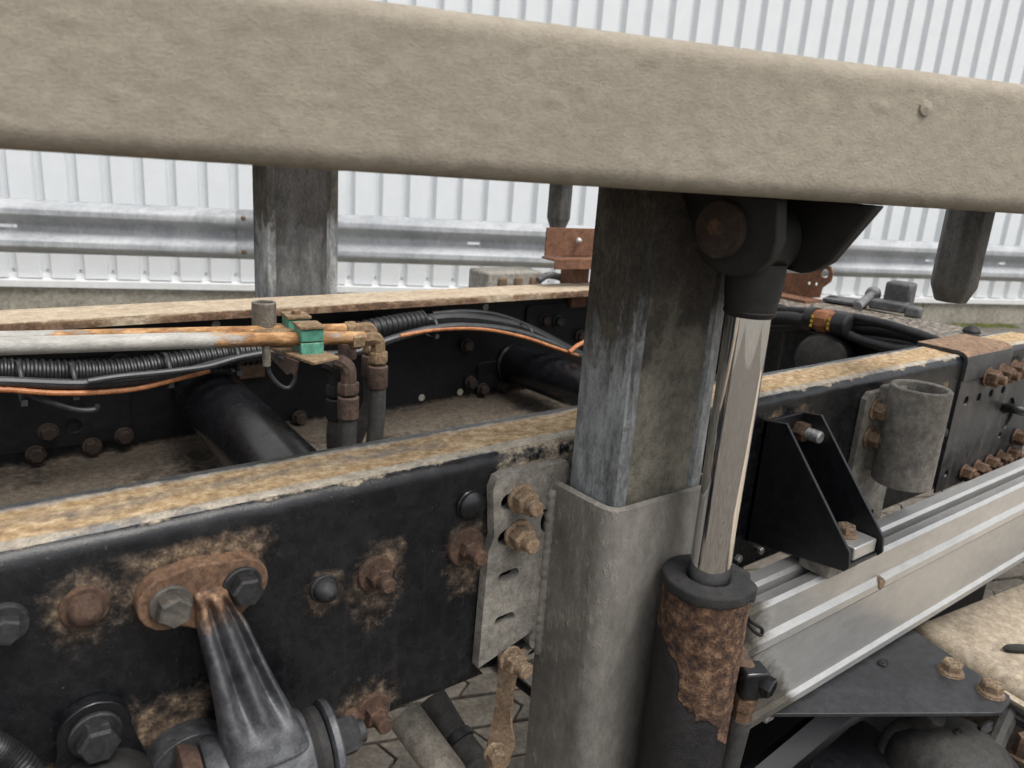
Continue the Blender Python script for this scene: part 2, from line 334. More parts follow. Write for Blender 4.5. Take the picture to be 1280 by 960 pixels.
mb = MB(); G = 150
mb.add([(-G, -G, 0), (G, -G, 0), (G, G, 0), (-G, G, 0)], [(0, 1, 2, 3)])
ground = mb.build('ground', M['yard'], base=(0, 0, 0), kind='structure', ang=0)
mb = MB(); mb.add([(p.x, p.y, .004) for p in (W(-3.8, -4, 0), W(5, -4, 0), W(5, 2.9, 0), W(-3.8, 2.9, 0))], [(0, 1, 2, 3)])
joint_bed = mb.build('joint_sand', M['joint'], ground, ang=0)
# interlocking zigzag pavers, rows along the wall direction
PL, PW = .205, .102
def paver_mesh():
    g = .0045; z = .022; a, b = PL / 2 - g, PW / 2 - g; k = .016
    ol = [(-a - k, -b), (-a * .5, -b), (a - k, -b), (a + k, -b * .1), (a - k, b), (a * .3, b), (-a - k, b), (-a + k, -b * .1)]
    m = MB(); m.plate(ol, [], (0, 0, 0), (1, 0, 0), (0, 1, 0), z)
    me = bpy.data.meshes.new('paver'); me.from_pydata([tuple(p) for p in m.v], [], m.f); me.materials.append(M['paver']); return me
pme = paver_mesh(); cnt = 0
for j in range(-4, 16):
    for i in range(-2, 12):
        t = .02 + i * PL + (PL / 2 if j % 2 else 0); n = .62 + j * PW
        if not (.0 < t < 2.1 and .3 < n < 2.2) or cnt >= 290: continue
        o = bpy.data.objects.new('paver', pme); COL.objects.link(o); cnt += 1
        o.parent = ground; o.location = W(t, n, .005 + random.uniform(-.0015, .0015))
        o.rotation_euler = (random.uniform(-.008, .008), random.uniform(-.008, .008), -DY + random.uniform(-.01, .01))

fld = MB(); pv = [v.co.copy() for v in pme.vertices]; pf = [tuple(p.vertices) for p in pme.polygons]
for j in range(-44, 22):
    for i in range(-18, 24):
        t = .02 + i * PL + (PL / 2 if j % 2 else 0); n = .62 + j * PW
        if .0 < t < 2.1 and .3 < n < 2.2: continue
        c_ = W(t, n, .005 + random.uniform(-.002, .002)); fld.add([c_ + WX * p.x + WN * p.y + WZ * p.z for p in pv], pf)
fld.build('paver_field', M['paver'], ground, kind='stuff', ang=0)
# wall of white trapezoidal sheet
NW = 5.9; ZB = .262; PIT = .2
wall = thing('warehouse_wall', W(0, NW, 0), 'white ribbed metal warehouse wall on concrete plinth behind the guard rail', 'wall')
def sheet_profile(width):
    out = []
    for k in range(int(round(width / PIT))):
        x = k * PIT; out += [(x, 0), (x + .132, 0), (x + .144, .050), (x + .182, .050)]
    out.append((width, 0)); return out
pr = sheet_profile(1.0); H = 6.5
m0 = MB(); vs = []; fs = []
for x, d in pr: vs += [(x, d, ZB), (x, d, H)]
for i in range(len(pr) - 1): fs.append((2 * i, 2 * i + 2, 2 * i + 3, 2 * i + 1))
m0.add(vs, fs); sme = bpy.data.meshes.new('wall_sheet'); sme.from_pydata([tuple(p) for p in m0.v], [], m0.f); sme.materials.append(M['wall'])
for k in range(-9, 17):
    o = bpy.data.objects.new('wall_sheet', sme); COL.objects.link(o); o.parent = wall
    o.location = WX * (k * 1.0 + .03 - .0 * k) + Vector((0, 0, .0)); o.rotation_euler = (0, 0, -DY)
    so = o.modifiers.new('thickness', 'SOLIDIFY'); so.thickness = .002; so.offset = -1
mb = MB()
for k in range(-45, 85):
    for zz in (ZB + .05,): mb.cyl(W(.03 + k * PIT + .163, NW + .051, zz), W(.03 + k * PIT + .163, NW + .042, zz), .007, n=8)
mb.build('fixing_screw', M['screw'], wall, kind='stuff')
mb = MB()       # drip flashing under the sheets
t0, t1 = -9, 17
fp = [(NW + .035, ZB + .03), (NW + .03, ZB - .005), (NW - .035, ZB - .012), (NW - .038, ZB - .055), (NW - .03, ZB - .058), (NW - .028, ZB - .02), (NW + .045, ZB - .01), (NW + .045, ZB + .03)]
vs = [W(t, a, b) for t in (t0, t1) for a, b in fp]; q = len(fp)
mb.add(vs, [(i, (i + 1) % q, q + (i + 1) % q, q + i) for i in range(q)]); mb.build('base_flashing', M['flash'], wall)
mb = MB(); Rw = Matrix.Rotation(-DY, 3, 'Z')
k = t0
while k < t1:
    mb2 = MB(); mb2.box(W(k + 1.5, NW + .20, (ZB - .03) / 2), (2.985, .42, ZB - .03), Rw)
    mb2.build('plinth_block', M['concrete'], wall, bevel=.006); k += 3.0
mb = MB(); mb.box(W(4, NW + .30, 3.2), (26, .2, 6.2), Rw); mb.build('wall_core', M['concrete'], wall)

# W-beam guard rail
NG = 5.4; GZ = .655
gr = thing('guardrail', W(0, NG, 0), 'galvanised steel guard rail running in front of white warehouse wall', 'guard rail')
gp = [(.0, .158), (-.012, .150), (-.072, .118), (-.078, .108), (-.078, .078), (-.070, .066), (-.012, .034), (-.004, .024), (-.004, -.024), (-.012, -.034), (-.070, -.066), (-.078, -.078), (-.078, -.108), (-.072, -.118), (-.012, -.150), (.0, -.158)]
def guard_beam(ta, tb, slots, off):
    ts = sorted(set([ta, tb] + [x + d for x in slots for d in (-.045, .045)]))
    vs = [W(t, NG + a + off, GZ + b) for t in ts for a, b in gp]
    # two extra rows for the slot
    q = len(gp); fs = []
    for i in range(len(ts) - 1):
        mid = (ts[i] + ts[i + 1]) / 2; hole = any(abs(mid - x) < .01 for x in slots)
        for j in range(q - 1):
            if j == 7 and hole: continue
            fs.append((i * q + j, i * q + j + 1, (i + 1) * q + j + 1, (i + 1) * q + j))
    m = MB(); m.add(vs, fs)
    for i in range(len(ts) - 1):
        mid = (ts[i] + ts[i + 1]) / 2
        if any(abs(mid - x) < .01 for x in slots):
            a, b = ts[i], ts[i + 1]; zs = (-.024, -.009, .009, .024)
            for z0, z1 in ((zs[0], zs[1]), (zs[2], zs[3])):
                n0 = len(m.v); m.add([W(a, NG - .004 + off, GZ + z0), W(b, NG - .004 + off, GZ + z0), W(b, NG - .004 + off, GZ + z1), W(a, NG - .004 + off, GZ + z1)], [(0, 1, 2, 3)])
    o = m.build('rail_beam', M['gzrail'], gr, ang=25); so = o.modifiers.new('thickness', 'SOLIDIFY'); so.thickness = .003; so.offset = 0
    return o
tj, _ = WpN(296, 290, NG); s1, _ = WpN(10, 276, NG); s2, _ = WpN(592, 304, NG); s3, _ = WpN(1162, 325, NG); s4, _ = WpN(1252, 328, NG)
guard_beam(tj - 8.3, tj + .02, [s1 - 4, s1 - 2, s1], .004)
guard_beam(tj, tj + 4.3, [s2, s2 + 2.0], 0)
guard_beam(tj + 4.28, tj + 14, [s3, s4, s4 + 2], .004)
for (u, v) in ((304, 273), (305, 315)):
    t, z = WpN(u, v, NG - .08); b = MB(); b.lathe(W(t, NG - .074, z), -WN, [(0, .017), (.006, .016), (.011, .010), (.013, 0.0)], 12); b.build('bolt', M['rustbolt'], gr)
for t in (WpN(375, 300, NG)[0], WpN(850, 300, NG)[0], WpN(850, 300, NG)[0] + 6.5, WpN(375, 300, NG)[0] - 2.6, WpN(375, 300, NG)[0] - 5):
    b = MB(); b.box(W(t, NG + .10, .40), (.055, .10, .80), Rw); b.box(W(t, NG + .025, GZ), (.05, .05, .2), Rw); b.build('guard_post', M['gzrail'], gr, bevel=.006)
# moss and weeds at the foot of the wall
mb = MB(); random.seed(3)
for i in range(2600):
    t = random.uniform(-2, 13); n = NW - .03 - abs(random.gauss(0, .22))
    if fbm((t * 1.3, n * 2, 0), 1.2, 3) < -.05 + (NW - n) * .25: continue
    p = W(t, n, 0); h = random.uniform(.008, .03); r = random.uniform(.015, .05); a0 = random.uniform(0, 6)
    vs = [p + Vector((r * math.cos(a0 + a) * random.uniform(.7, 1.2), r * math.sin(a0 + a) * random.uniform(.7, 1.2), .001)) for a in (0, 1.26, 2.5, 3.8, 5)] + [p + Vector((0, 0, h))]
    mb.add(vs, [(0, 1, 5), (1, 2, 5), (2, 3, 5), (3, 4, 5), (4, 0, 5)])
mb.build('moss', M['moss'], label='green moss cushions along the foot of the warehouse wall', cat='moss', kind='stuff', base=W(5, NW - .2, 0))

# ------------------------------------------------------------------ truck frame
ZT, ZL = .950, .680
truck = thing('truck_frame', (.6, .43, .68), 'black steel truck ladder frame with rusty crusted top flanges', 'truck frame')
SPOTS = [  # x, z, radius, drip below
    (.074, .897, .022, .3), (.124, .908, .026, .2), (.150, .916, .024, .2), (.172, .918, .024, .2), (.192, .910, .022, .2), (.263, .853, .014, .9), (.316, .851, .023, .8), (.420, .854, .024, .9),
    (.308, .700, .030, .3), (.072, .785, .018, .2), (.110, .772, .022, .2), (.135, .765, .026, .2), (.04, .75, .016, .2), (.330, .868, .014, .2), (.999, .905, .022, .4), (.93, .915, .02, .2), (1.45, .90, .012, 1.5), (1.33, .85, .014, .5)]
def web_rust(x, z):
    v = 0
    for sx, sz, r, dr in SPOTS:
        dx, dz = x - sx, z - sz
        if abs(dx) > .12: continue
        if dz < 0: dz /= (1 + dr)
        v = max(v, 1.02 - .47 * math.hypot(dx, dz) / r)
    return v
M['farrail'] = mat('far_rail_grimy_paint', (.0045, .005, .0065), (.011, .0115, .013), rough=.4, dirtcol=((.075, .060, .045), (.135, .11, .083)), rustcol=((.02, .014, .011), (.06, .038, .026), (.13, .085, .055)), bump=.5, fleck=.2, dirt=-.1, spec=.4, soft=(.36, .8), ramp_=1., damp=.6)
def sweep_rail(name, prof, xs, attr, mats, facemat, parent):
    vs = []; R_ = []; D_ = []; q = len(prof)
    for x in xs:
        for (y, z, ny, nz, sgm) in prof:
            r, d, disp = attr(x, y, z, sgm); vs.append((x, y + ny * disp, z + nz * disp)); R_.append(r); D_.append(d)
    fs = []; fm = []
    for i in range(len(xs) - 1):
        for j in range(q):
            k = (j + 1) % q; fs.append((i * q + j, i * q + k, (i + 1) * q + k, (i + 1) * q + j)); fm.append(facemat(prof[j], prof[k]))
    fs.append(tuple(range(q - 1, -1, -1))); fm.append(0); fs.append(tuple((len(xs) - 1) * q + i for i in range(q))); fm.append(0)
    m = MB(); m.add(vs, fs); m.attr = {'rust': R_, 'dirt': D_}
    o = m.build(name, mats[0], parent, ang=40)
    for mm in mats[1:]: o.data.materials.append(mm)
    o.data.polygons.foreach_set('material_index', fm); return o
def near_profile():
    P = []; r = .016
    P.append((.086, ZL, 0, -1, 'bot'))
    for y in (.06, .03): P.append((y, ZL, 0, -1, 'bot'))
    for i in range(5): a = PI / 2 * i / 4; P.append((r - r * math.sin(a), ZL + r - r * math.cos(a), -math.sin(a), -math.cos(a), 'botc'))
    z = ZL + r + .005
    while z < ZT - r - .003: P.append((0, z, -1, 0, 'web')); z += .005
    for i in range(7): a = PI / 2 * i / 6; P.append((r - r * math.cos(a), ZT - r + r * math.sin(a), -math.cos(a), math.sin(a), 'topc'))
    y = r + .005
    while y < .084: P.append((y, ZT, 0, 1, 'top')); y += .005
    P += [(.086, ZT - .001, .7, .7, 'in'), (.086, ZT - .008, 0, 0, 'in'), (.009, ZT - .008, 0, 0, 'in'), (.009, ZL + .008, 0, 0, 'in'), (.086, ZL + .008, 0, 0, 'in')]
    return P
def near_attr(x, y, z, s):
    if s == 'web':
        n = fbm((x, 0, z), 28, 3) * .08
        r = web_rust(x + n * .06, z + fbm((x, 5, z), 40, 2) * .006)
        d = -.05 + .55 * sstep(.018, 0, abs(x - .447 + fbm((x, 2, z), 25) * .006) if .70 < z < .94 else 1)     # dust against the plate
        d += .35 * sstep(.445, .475, x) * sstep(.72, .70, x) + .7 * sstep(.445, .46, x) * sstep(.74, .70, x) * sstep(.905, .925, z)
        d += .5 * sstep(.915, .94, z + fbm((x, 1, z), 14) * .008) * (.55 + .6 * fbm((x, 3, 0), 9))
        d += .5 * sstep(.715, .69, z + fbm((x, 1, z), 30) * .012) * sstep(.36, .43, x)
        d += .45 * max(0, r - .42)
        return r * .98 + n, d, .0012 * sstep(.45, .8, r + n) * (1 + fbm((x, 7, z), 120, 2) * .6)
    if s == 'topc':
        n = fbm((x, y, z), 22, 3)
        h = (z - (ZT - .016)) / .016
        return .1 + .5 * sstep(.72, 1., h + n * .25), .05 + .8 * sstep(.62, .95, h + n * .35) + .6 * sstep(.43, .46, x) * sstep(.74, .70, x), .0012 * n
    if s == 'top':
        n = fbm((x * .5, y, 0), 30, 3); lane = math.exp(-((y - .047 + fbm((x, 0, 0), 5) * .006) / .012) ** 2)
        lane *= .65 if x < .42 else .15
        r = .95 - lane * .50 + n * .18
        d = .05 + .75 * sstep(.022, .014, y) + .8 * sstep(.005, .0, abs(y - .070)) + n * .2
        if y > .075: r, d = .1, .12
        return r, d, .0014 * n + .0008 * fbm((x, y, 0), 110, 2)
    if s in ('bot', 'botc'): return .3, .15, 0
    return .1, 0.0, 0
xs = [-1.3 + .03 * i for i in range(40)] + [-.10 + .005 * i for i in range(336)] + [1.6 + .03 * i for i in range(11)]
near_rail = sweep_rail('side_rail', near_profile(), xs, near_attr, [M['rail'], M['railtop']],
    lambda a, b: 1 if (a[4] == 'top' and b[4] in ('top',) and a[0] < .074) or (a[4] == 'topc' and a[1] > ZT - .004) else 0, truck)
near_rail['label'] = 'near black side rail with rust-ringed bolts'

YF = .862       # outer face of the far rail
def far_profile():
    P = [(YF, ZT, 0, 1, 'top')]
    for i in range(1, 8): P.append((YF - .112 * i / 7, ZT + .004, 0, 1, 'top'))
    P += [(.748, ZT - .001, -1, 0, 'edge'), (.748, ZT - .006, -1, 0, 'edge'), (.748, ZT - .011, -1, 0, 'edge'), (.76, ZT - .013, 0, 0, 'in'), (.85, ZT - .014, 0, 0, 'in')]
    for i in range(17): P.append((.852, ZT - .02 - i * .0138, -1, 0, 'web'))
    P += [(.852, ZL + .012, 0, 1, 'low'), (.83, ZL + .010, 0, 1, 'low'), (.81, ZL + .010, 0, 1, 'low'), (.79, ZL + .010, 0, 1, 'low'), (.765, ZL + .010, 0, 1, 'low'), (.74, ZL + .009, 0, 1, 'low'), (.71, ZL + .009, 0, 1, 'low'), (.68, ZL + .008, 0, 1, 'low'), (.68, ZL, 0, 0, 'in'), (YF, ZL, 0, 0, 'in')]
    return P
def far_attr(x, y, z, s):
    n = fbm((x * .6, y, z), 14, 3)
    if s == 'top': return .3 + n * .3, .5 + n * .25, .0006 * n
    if s == 'edge': return .62 + n * .5, .0 - n * .6, .0012 * n
    if s == 'web':
        lo = sstep(.76, .70, z + n * .02)
        return .05 + .4 * lo * sstep(.45, .2, x) + n * .2, -.12 + .3 * lo, 0
    if s == 'low': return .25 + n * .2, .85 + n * .3, .0015 * n
    return .1, 0, 0
xs = [-1.3 + .05 * i for i in range(24)] + [-.10 + .014 * i for i in range(140)] + []
far_rail = sweep_rail('side_rail', far_profile()[::-1], xs, far_attr, [M['farrail'], M['timber']], lambda a, b: 1 if a[4] in ('top', 'edge') and b[4] in ('top', 'edge') else 0, truck)
far_rail['label'] = 'far side rail with rust-brown crusted top edge'

def hexbolt(parent, pos, axis, r, h, m, washer=0, wh=.003, stud=0, sl=0, dome=0, name='bolt', ph=None, flange=0):
    b = MB(); pos = Vector(pos); a = Vector(axis).normalized(); ph = random.uniform(0, 1) if ph is None else ph; t = 0
    if washer: b.lathe(pos, a, [(0, washer), (wh * .7, washer), (wh, washer * .94)], 28); t = wh
    if flange: b.lathe(pos + a * t, a, [(0, flange), (h * .12, flange), (h * .30, r * 1.02)], 28); 
    if dome: b.lathe(pos + a * t, a, [(0, r), (h * .35, r * .96), (h * .7, r * .72), (h * .92, r * .38), (h, 0.0)], 24)
    else: b.lathe(pos + a * t, a, [(0, r * .97), (h * .06, r), (h * .84, r), (h, r * .86)], 6, ph=ph)
    if stud: b.lathe(pos + a * (t + h - .001), a, [(0, stud), (sl * .85, stud), (sl, stud * .8)], 16)
    return b.build(name, m, parent, ang=30)
OUT = Vector((0, -1, 0))
# bolts through the near rail
def onweb(u, v, y=0.0): return Yp(u, v, y)
p = onweb(5, 778); hexbolt(near_rail, p, OUT, .0105, .011, M['darkbolt'], washer=.0155, wh=.006)
p = onweb(105, 757); hexbolt(near_rail, p, OUT, .0125, .016, M['rust'], washer=.017, wh=.005, dome=1)
p = onweb(404, 734); hexbolt(near_rail, p, OUT, .0115, .014, M['darkbolt'], washer=.0135, wh=.004, dome=1)
p = onweb(468, 716); hexbolt(near_rail, p, OUT, .0115, .012, M['rust'], washer=.018, wh=.005, stud=.0075, sl=.014)
p = onweb(587, 630); hexbolt(near_rail, p, OUT, .0155, .008, M['black'], washer=.0165, wh=.004, dome=1)
p = onweb(580, 682); hexbolt(near_rail, p, OUT, .0105, .010, M['rust'], washer=.021, wh=.006, stud=.0085, sl=.018)
p = onweb(464, 886); hexbolt(near_rail, p, OUT, .0115, .012, M['rust'], washer=.019, wh=.006, stud=.0085, sl=.015)
hexbolt(near_rail, p + Vector((-.022, 0, .002)), OUT, .009, .012, M['rust'], dome=1)

# cross tubes between the rails
mb = MB(); mb.lathe((.405, .850, .788), (-.042, -.84, 0), [(0, .056), (.012, .056), (.83, .056)], 40); mb.build('cross_tube', M['black'], truck, label='thick black cross tube')
mb = MB(); a = Vector((1.128, .852, .765)); mb.lathe(a, (0, -.845, .02), [(0, .050), (.012, .050), (.016, .046), (.842, .046)], 40); mb.build('cross_tube', M['black'], truck, label='thinner black cross tube')
# end crossmember joining the rails at the tail
XA, XB = 1.655, 1.85
xm = MB(); xm.plate([(.0, .0), (XB - XA, 0), (XB - XA, .655), (0, .655)], [], (XA, .090, .938), (1, 0, 0), (0, 1, 0), .008)
xm.box((1.75, .418, .82), (.008, .655, .235)); xmo = xm.build('cross_member', M['faded'], truck, bevel=.002)
for u, v in ((1040, 377), (1072, 384)):
    hexbolt(xmo, Zp(u, v, .946), (0, 0, 1), .021, .016, M['grease'], dome=1)
hexbolt(xmo, Zp(1214, 416, .95), (0, 0, 1), .018, .016, M['grease'], dome=1)
# grey doubler plate with bolt rows over the tail of the near rail (real holes)
PX0, PX1, PZ0, PZ1 = 1.50, 1.895, .682, .9035
def wp(u, v): q = Yp(u, v, -.005); return (q.x - PX0, q.z - PZ0)
holes = [circ(*wp(u, v), .0095, 12) for u, v in ((1208, 501), (1224, 497), (1239, 492), (1254, 488))] + [circ(*wp(1260, 517), .028, 20, 1, 1.25)] \
      + [circ(*wp(1250, 544), .007, 10), circ(*wp(1183, 592), .007, 10)]
mb = MB(); mb.plate([(0, 0), (PX1 - PX0, 0), (PX1 - PX0, PZ1 - PZ0), (0, PZ1 - PZ0)], holes, (PX0, -.0005, PZ0), (1, 0, 0), (0, 0, 1), .004)
dbl = mb.build('doubler_plate', M['faded'], near_rail, label='faded grey doubler plate with holes and rusty bolt rows')
mb = MB()       # saddle folded over the rail top
sec = [(-.0075, .904), (-.0075, .940), (-.005, .949), (.003, .9555), (.012, .9575), (.088, .9575), (.088, .9515), (.012, .9515), (.0, .945), (-.001, .904)]
x0, x1 = 1.50, 1.70; q = len(sec)
mb.add([(x, a, b) for x in (x0, x1) for a, b in sec], [(i, (i + 1) % q, q + (i + 1) % q, q + i) for i in range(q)] + [tuple(range(q - 1, -1, -1)), tuple(range(q, 2 * q))])
mb.build('saddle_plate', M['saddle'], near_rail)
for u, v in ((1234, 471), (1251, 466), (1266, 461), (1279, 457)):
    hexbolt(near_rail, Yp(u, v, -.0075), OUT, .0165, .020, M['rustbolt'], washer=.019, stud=.009, sl=.012)
for u, v in ((1204, 591), (1220, 585), (1234, 578), (1248, 572), (1261, 567), (1269, 546)):
    hexbolt(near_rail, Yp(u, v, -.0075), OUT, .0155, .018, M['rustbolt'], washer=.018, stud=.009, sl=.008)
hexbolt(near_rail, Yp(1180, 541, 0), OUT, .010, .006, M['grease'], dome=1)
# far rail fittings: plates, studs
b = MB(); q0 = Yp(595, 500, .848); q1 = Yp(700, 395, .848)
b.plate(rrect(0, 0, .26, .075, .012), [], (q0.x, .852, .700), (1, 0, 0), (0, 0, 1), .006); b.build('bracket_plate', M['farrail'], far_rail, bevel=.001)
b = MB(); b.plate(rrect(0, 0, .17, .06, .012), [], (1.16, .852, .845), (1, 0, 0), (0, 0, 1), .006); b.build('bracket_plate', M['farrail'], far_rail, bevel=.001)
b = MB(); b.plate([(0, 0), (.30, 0), (.30, .15), (0, .15)], [circ(.21, .035, .012)], (-.02, .852, .715), (1, 0, 0), (0, 0, 1), .007); b.build('bracket_plate', M['farrail'], far_rail, bevel=.001)
b = MB(); b.plate([(0, 0), (.05, 0), (.05, .08), (0, .08)], [circ(.025, .05, .007)], (.47, .852, .80), (1, 0, 0), (0, 0, 1), .012); b.build('bracket_plate', M['rust'], far_rail, bevel=.002)
for u, v, mm in ((603, 487, 'dimrust'), (628, 484, 'dimrust'), (583, 431, 'dimrust'), (680, 400, 'dimrust'), (697, 401, 'darkbolt'), (588, 478, 'dimrust'), (725, 420, 'dimrust'), (45, 568, 'dimrust'), (115, 558, 'dimrust'), (374, 522, 'dimrust'), (155, 545, 'dimrust'), (478, 405, 'darkbolt'), (150, 452, 'darkbolt'), (60, 540, 'dimrust')):
    hexbolt(far_rail, Yp(u, v, .845), OUT, .0125, .012, M[mm], washer=.016)
for u, v in ((270, 406), (607, 384), (575, 490), (527, 497)):     # daylight-pale plugs
    b = MB(); p = Yp(u, v, .8515); b.lathe(p, OUT, [(0, .008), (.001, .008)], 14); b.build('plug', M['whitecrate'], far_rail)

# ------------------------------------------------------------------ near post, sleeve, cylinder
PXa, PXb, PYa, PYb = .533, .674, -.088, -.016
def post(name, x0, x1, y0, y1, z0, z1, label, mirror=False, fm_='galvface'):
    t = thing(name, ((x0 + x1) / 2, (y0 + y1) / 2, z0), label, 'post', 'lift posts beside the frame')
    yo, yi = (y0, y1) if not mirror else (y1, y0); sg = 1 if not mirror else -1
    # hollow-section with two proud ribs and a recessed centre on the outer faces
    ol = [(x0 + .006, y1), (x0, y1 - .006), (x0, y0 + .012), (x0 + .004, y0 + .003), (x0 + .011, y0), (x0 + .017, y0), (x0 + .020, y0 + .004), (x1 - .026, y0 + .004), (x1 - .022, y0), (x1 - .011, y0), (x1 - .003, y0 + .004), (x1, y0 + .012), (x1, y1 - .006), (x1 - .006, y1)]
    if mirror: ol = [(a, y0 + y1 - b) for a, b in ol][::-1]
    m = MB(); n = 70; q = len(ol); vs = []
    for i in range(n + 1):
        for a, b in ol: vs.append((a, b, z0 + (z1 - z0) * i / n))
    fs = [(i * q + j, i * q + (j + 1) % q, (i + 1) * q + (j + 1) % q, (i + 1) * q + j) for i in range(n) for j in range(q)]
    fs += [tuple(range(q - 1, -1, -1)), tuple(n * q + j for j in range(q))]
    m.add(vs, fs); m.attr = {'dirt': [  .75 * sstep(.98, 1.20, p_.z + .06 * fbm((p_.x, p_.y, p_.z * .5), 20, 3)) + .35 * fbm((p_.x, p_.y, p_.z * .25), 22, 3) for p_ in m.v]}  # darkens towards the top: black grease plus the beam's shade in the colour
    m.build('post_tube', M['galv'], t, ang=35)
    m = MB(); zz_ = [z0 + .001 + (z1 - z0 - .002) * i / 60 for i in range(61)]; ym = y0 + .0035 if not mirror else y1 - .0035
    xa_, xb_ = x0 + .0205, x1 - .0265; nx_ = 12; m.add([(xa_ + (xb_ - xa_) * j / nx_, ym, z) for z in zz_ for j in range(nx_ + 1)], [(i * (nx_ + 1) + j, i * (nx_ + 1) + j + 1, (i + 1) * (nx_ + 1) + j + 1, (i + 1) * (nx_ + 1) + j) for i in range(60) for j in range(nx_)])
    m.attr = {'dirt': [.9 * sstep(.98, 1.19, p_.z + .07 * fbm((p_.x, 0, p_.z), 24, 4)) + .25 * fbm((p_.x, 1, p_.z * .5), 18, 3) for p_ in m.v]}  # face strip: grease and beam shade painted darker near the top
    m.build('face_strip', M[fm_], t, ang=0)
    return t
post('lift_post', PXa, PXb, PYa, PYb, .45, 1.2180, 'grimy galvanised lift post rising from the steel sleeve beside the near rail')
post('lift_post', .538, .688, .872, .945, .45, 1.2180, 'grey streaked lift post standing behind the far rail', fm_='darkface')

slv = thing('post_sleeve', (.59, -.05, .30), 'dusty grey steel sleeve bolted to the near rail around the lift post', 'sleeve')
# U-shaped sleeve wall with rounded corners, swept down
def sleeve_outline(off, ri):
    x0, x1, y0 = .5245 - off, .6815 + off, -.0945 - off; r = ri + off; pts = [(x0, -.006)]
    for i in range(9): a = math.radians(180 + 90 * i / 8); pts.append((x0 + r + r * math.cos(a), y0 + r + r * math.sin(a)))
    for i in range(9): a = math.radians(270 + 90 * i / 8); pts.append((x1 - r + r * math.cos(a), y0 + r + r * math.sin(a)))
    pts.append((x1, -.006)); return pts
def sleeve_z(x, y): return .908 + .003 * fbm((x, y, 0), 30, 2)
ou, inn = sleeve_outline(.0065, .016), sleeve_outline(0, .016); q = len(ou); m = MB(); vs = []; nz = 60
for i in range(nz + 1):
    for L_ in (ou, inn):
        for a, b in L_:
            zt = sleeve_z(a, b); vs.append((a, b, zt + (.30 - zt) * i / nz + (-.0012 if (i == 0 and L_ is ou) else 0)))
fs = []
for i in range(nz):
    A, B_ = i * 2 * q, (i + 1) * 2 * q
    for j in range(q - 1):
        fs.append((A + j, B_ + j, B_ + j + 1, A + j + 1)); fs.append((A + q + j, A + q + j + 1, B_ + q + j + 1, B_ + q + j))
    fs.append((A, A + q, B_ + q, B_)); fs.append((A + q - 1, B_ + q - 1, B_ + 2 * q - 1, A + 2 * q - 1))
for j in range(q - 1): fs.append((j, j + 1, q + j + 1, q + j))
m.add(vs, fs); m.attr = {'dirt': [.25 * fbm((p.x, p.y, p.z * .4), 14, 3) + .25 * sstep(.56, .52, p.x) - .45 * sstep(.59, .66, p.x) for p in m.v]}  # pale dust thins to the right, painting in the cylinder's shade
m.build('sleeve_wall', M['sleeve'], slv, ang=40)
def pp(u, v): q_ = Yp(u, v, -.012); return (q_.x - .44, q_.z - .68)
ol = [pp(604, 842), pp(597, 835), pp(610, 690), pp(617, 672), pp(616, 612), pp(622, 597), pp(636, 590), pp(709, 576), pp(716, 590), pp(700, 700), pp(676, 770), pp(668, 808), pp(640, 838)][::-1]
ol2 = ol
hl = [slot(*pp(635, 719), .015, .0062, .05), slot(*pp(630, 774), .015, .0062, .05), circ(*pp(683, 651), .010, 12, .9, 1.3), circ(*pp(669, 797), .010, 12, .9, 1.3), slot(*pp(640, 624), .012, .009, .3), slot(*pp(636, 669), .012, .009, .3)]
m = MB(); m.plate(ol2, hl, (.44, -.001, .68), (1, 0, 0), (0, 0, 1), .012); m.build('mounting_plate', M['plate'], slv, bevel=.0022)
m = MB(); zz_ = [.700 + .0035 * i for i in range(58)]
m.tube([Vector((.5165 + .0008 * math.sin(i * 1.9), -.0125 + .0006 * math.cos(i * 2.3), z)) for i, z in enumerate(zz_)], .0065, 8, smooth=False, rf=lambda i: .0058 + .0003 * math.sin(i * 1.6)); m.build('weld_bead', M['sleeve'], slv, ang=60)
for u, v in ((651, 622), (647, 667)): hexbolt(slv, Yp(u, v, -.013), (-.12, -1, 0), .0135, .016, M['tanbolt'], washer=.0165, wh=.004, stud=.0085, sl=.014)
hexbolt(slv, Yp(637, 823, -.020), (.05, -1, 0), .0125, .014, M['tanbolt'], washer=.015, wh=.003, stud=.009, sl=.014)
for u, v in ((683, 653), (668, 799)):
    hexbolt(slv, Yp(u, v, -.001), OUT, .0095, .006, M['darkbolt'], dome=1)

# twisted rusty strap hanging from the lowest plate bolt
m = MB(); pts = [Yp(640, 815, -.016), Yp(634, 845, -.018), Yp(630, 880, -.02), Yp(627, 920, -.022), Yp(623, 965, -.022)]
P = spline(pts, 8); vs = []; fs = []
for i, p_ in enumerate(P):
    k = i / (len(P) - 1); a = .25 + 1.0 * sstep(.05, .6, k) - 1.5 * sstep(.6, 1, k); wd = .0165 * (1 - .42 * math.sin(PI * min(1, k * 1.2))) ; d = Vector((math.cos(a), -math.sin(a), 0)); nn = Vector((math.sin(a), math.cos(a), 0)) * .002
    vs += [p_ - d * wd + nn, p_ + d * wd + nn, p_ + d * wd - nn, p_ - d * wd - nn]
for i in range(len(P) - 1):
    for j in range(4): fs.append((4 * i + j, 4 * i + (j + 1) % 4, 4 * i + 4 + (j + 1) % 4, 4 * i + 4 + j))
fs += [(3, 2, 1, 0), tuple(4 * (len(P) - 1) + j for j in range(4))]
strap = thing('earth_strap', pts[-1], 'twisted rusty metal strap hanging from lowest bolt of the sleeve plate', 'strap')
m.add(vs, fs); so = m.build('strap_band', M['tanbolt'], strap, ang=50)
hexbolt(strap, Yp(618, 940, -.03), (-.3, -1, 0), .010, .012, M['tanbolt'], washer=.013)

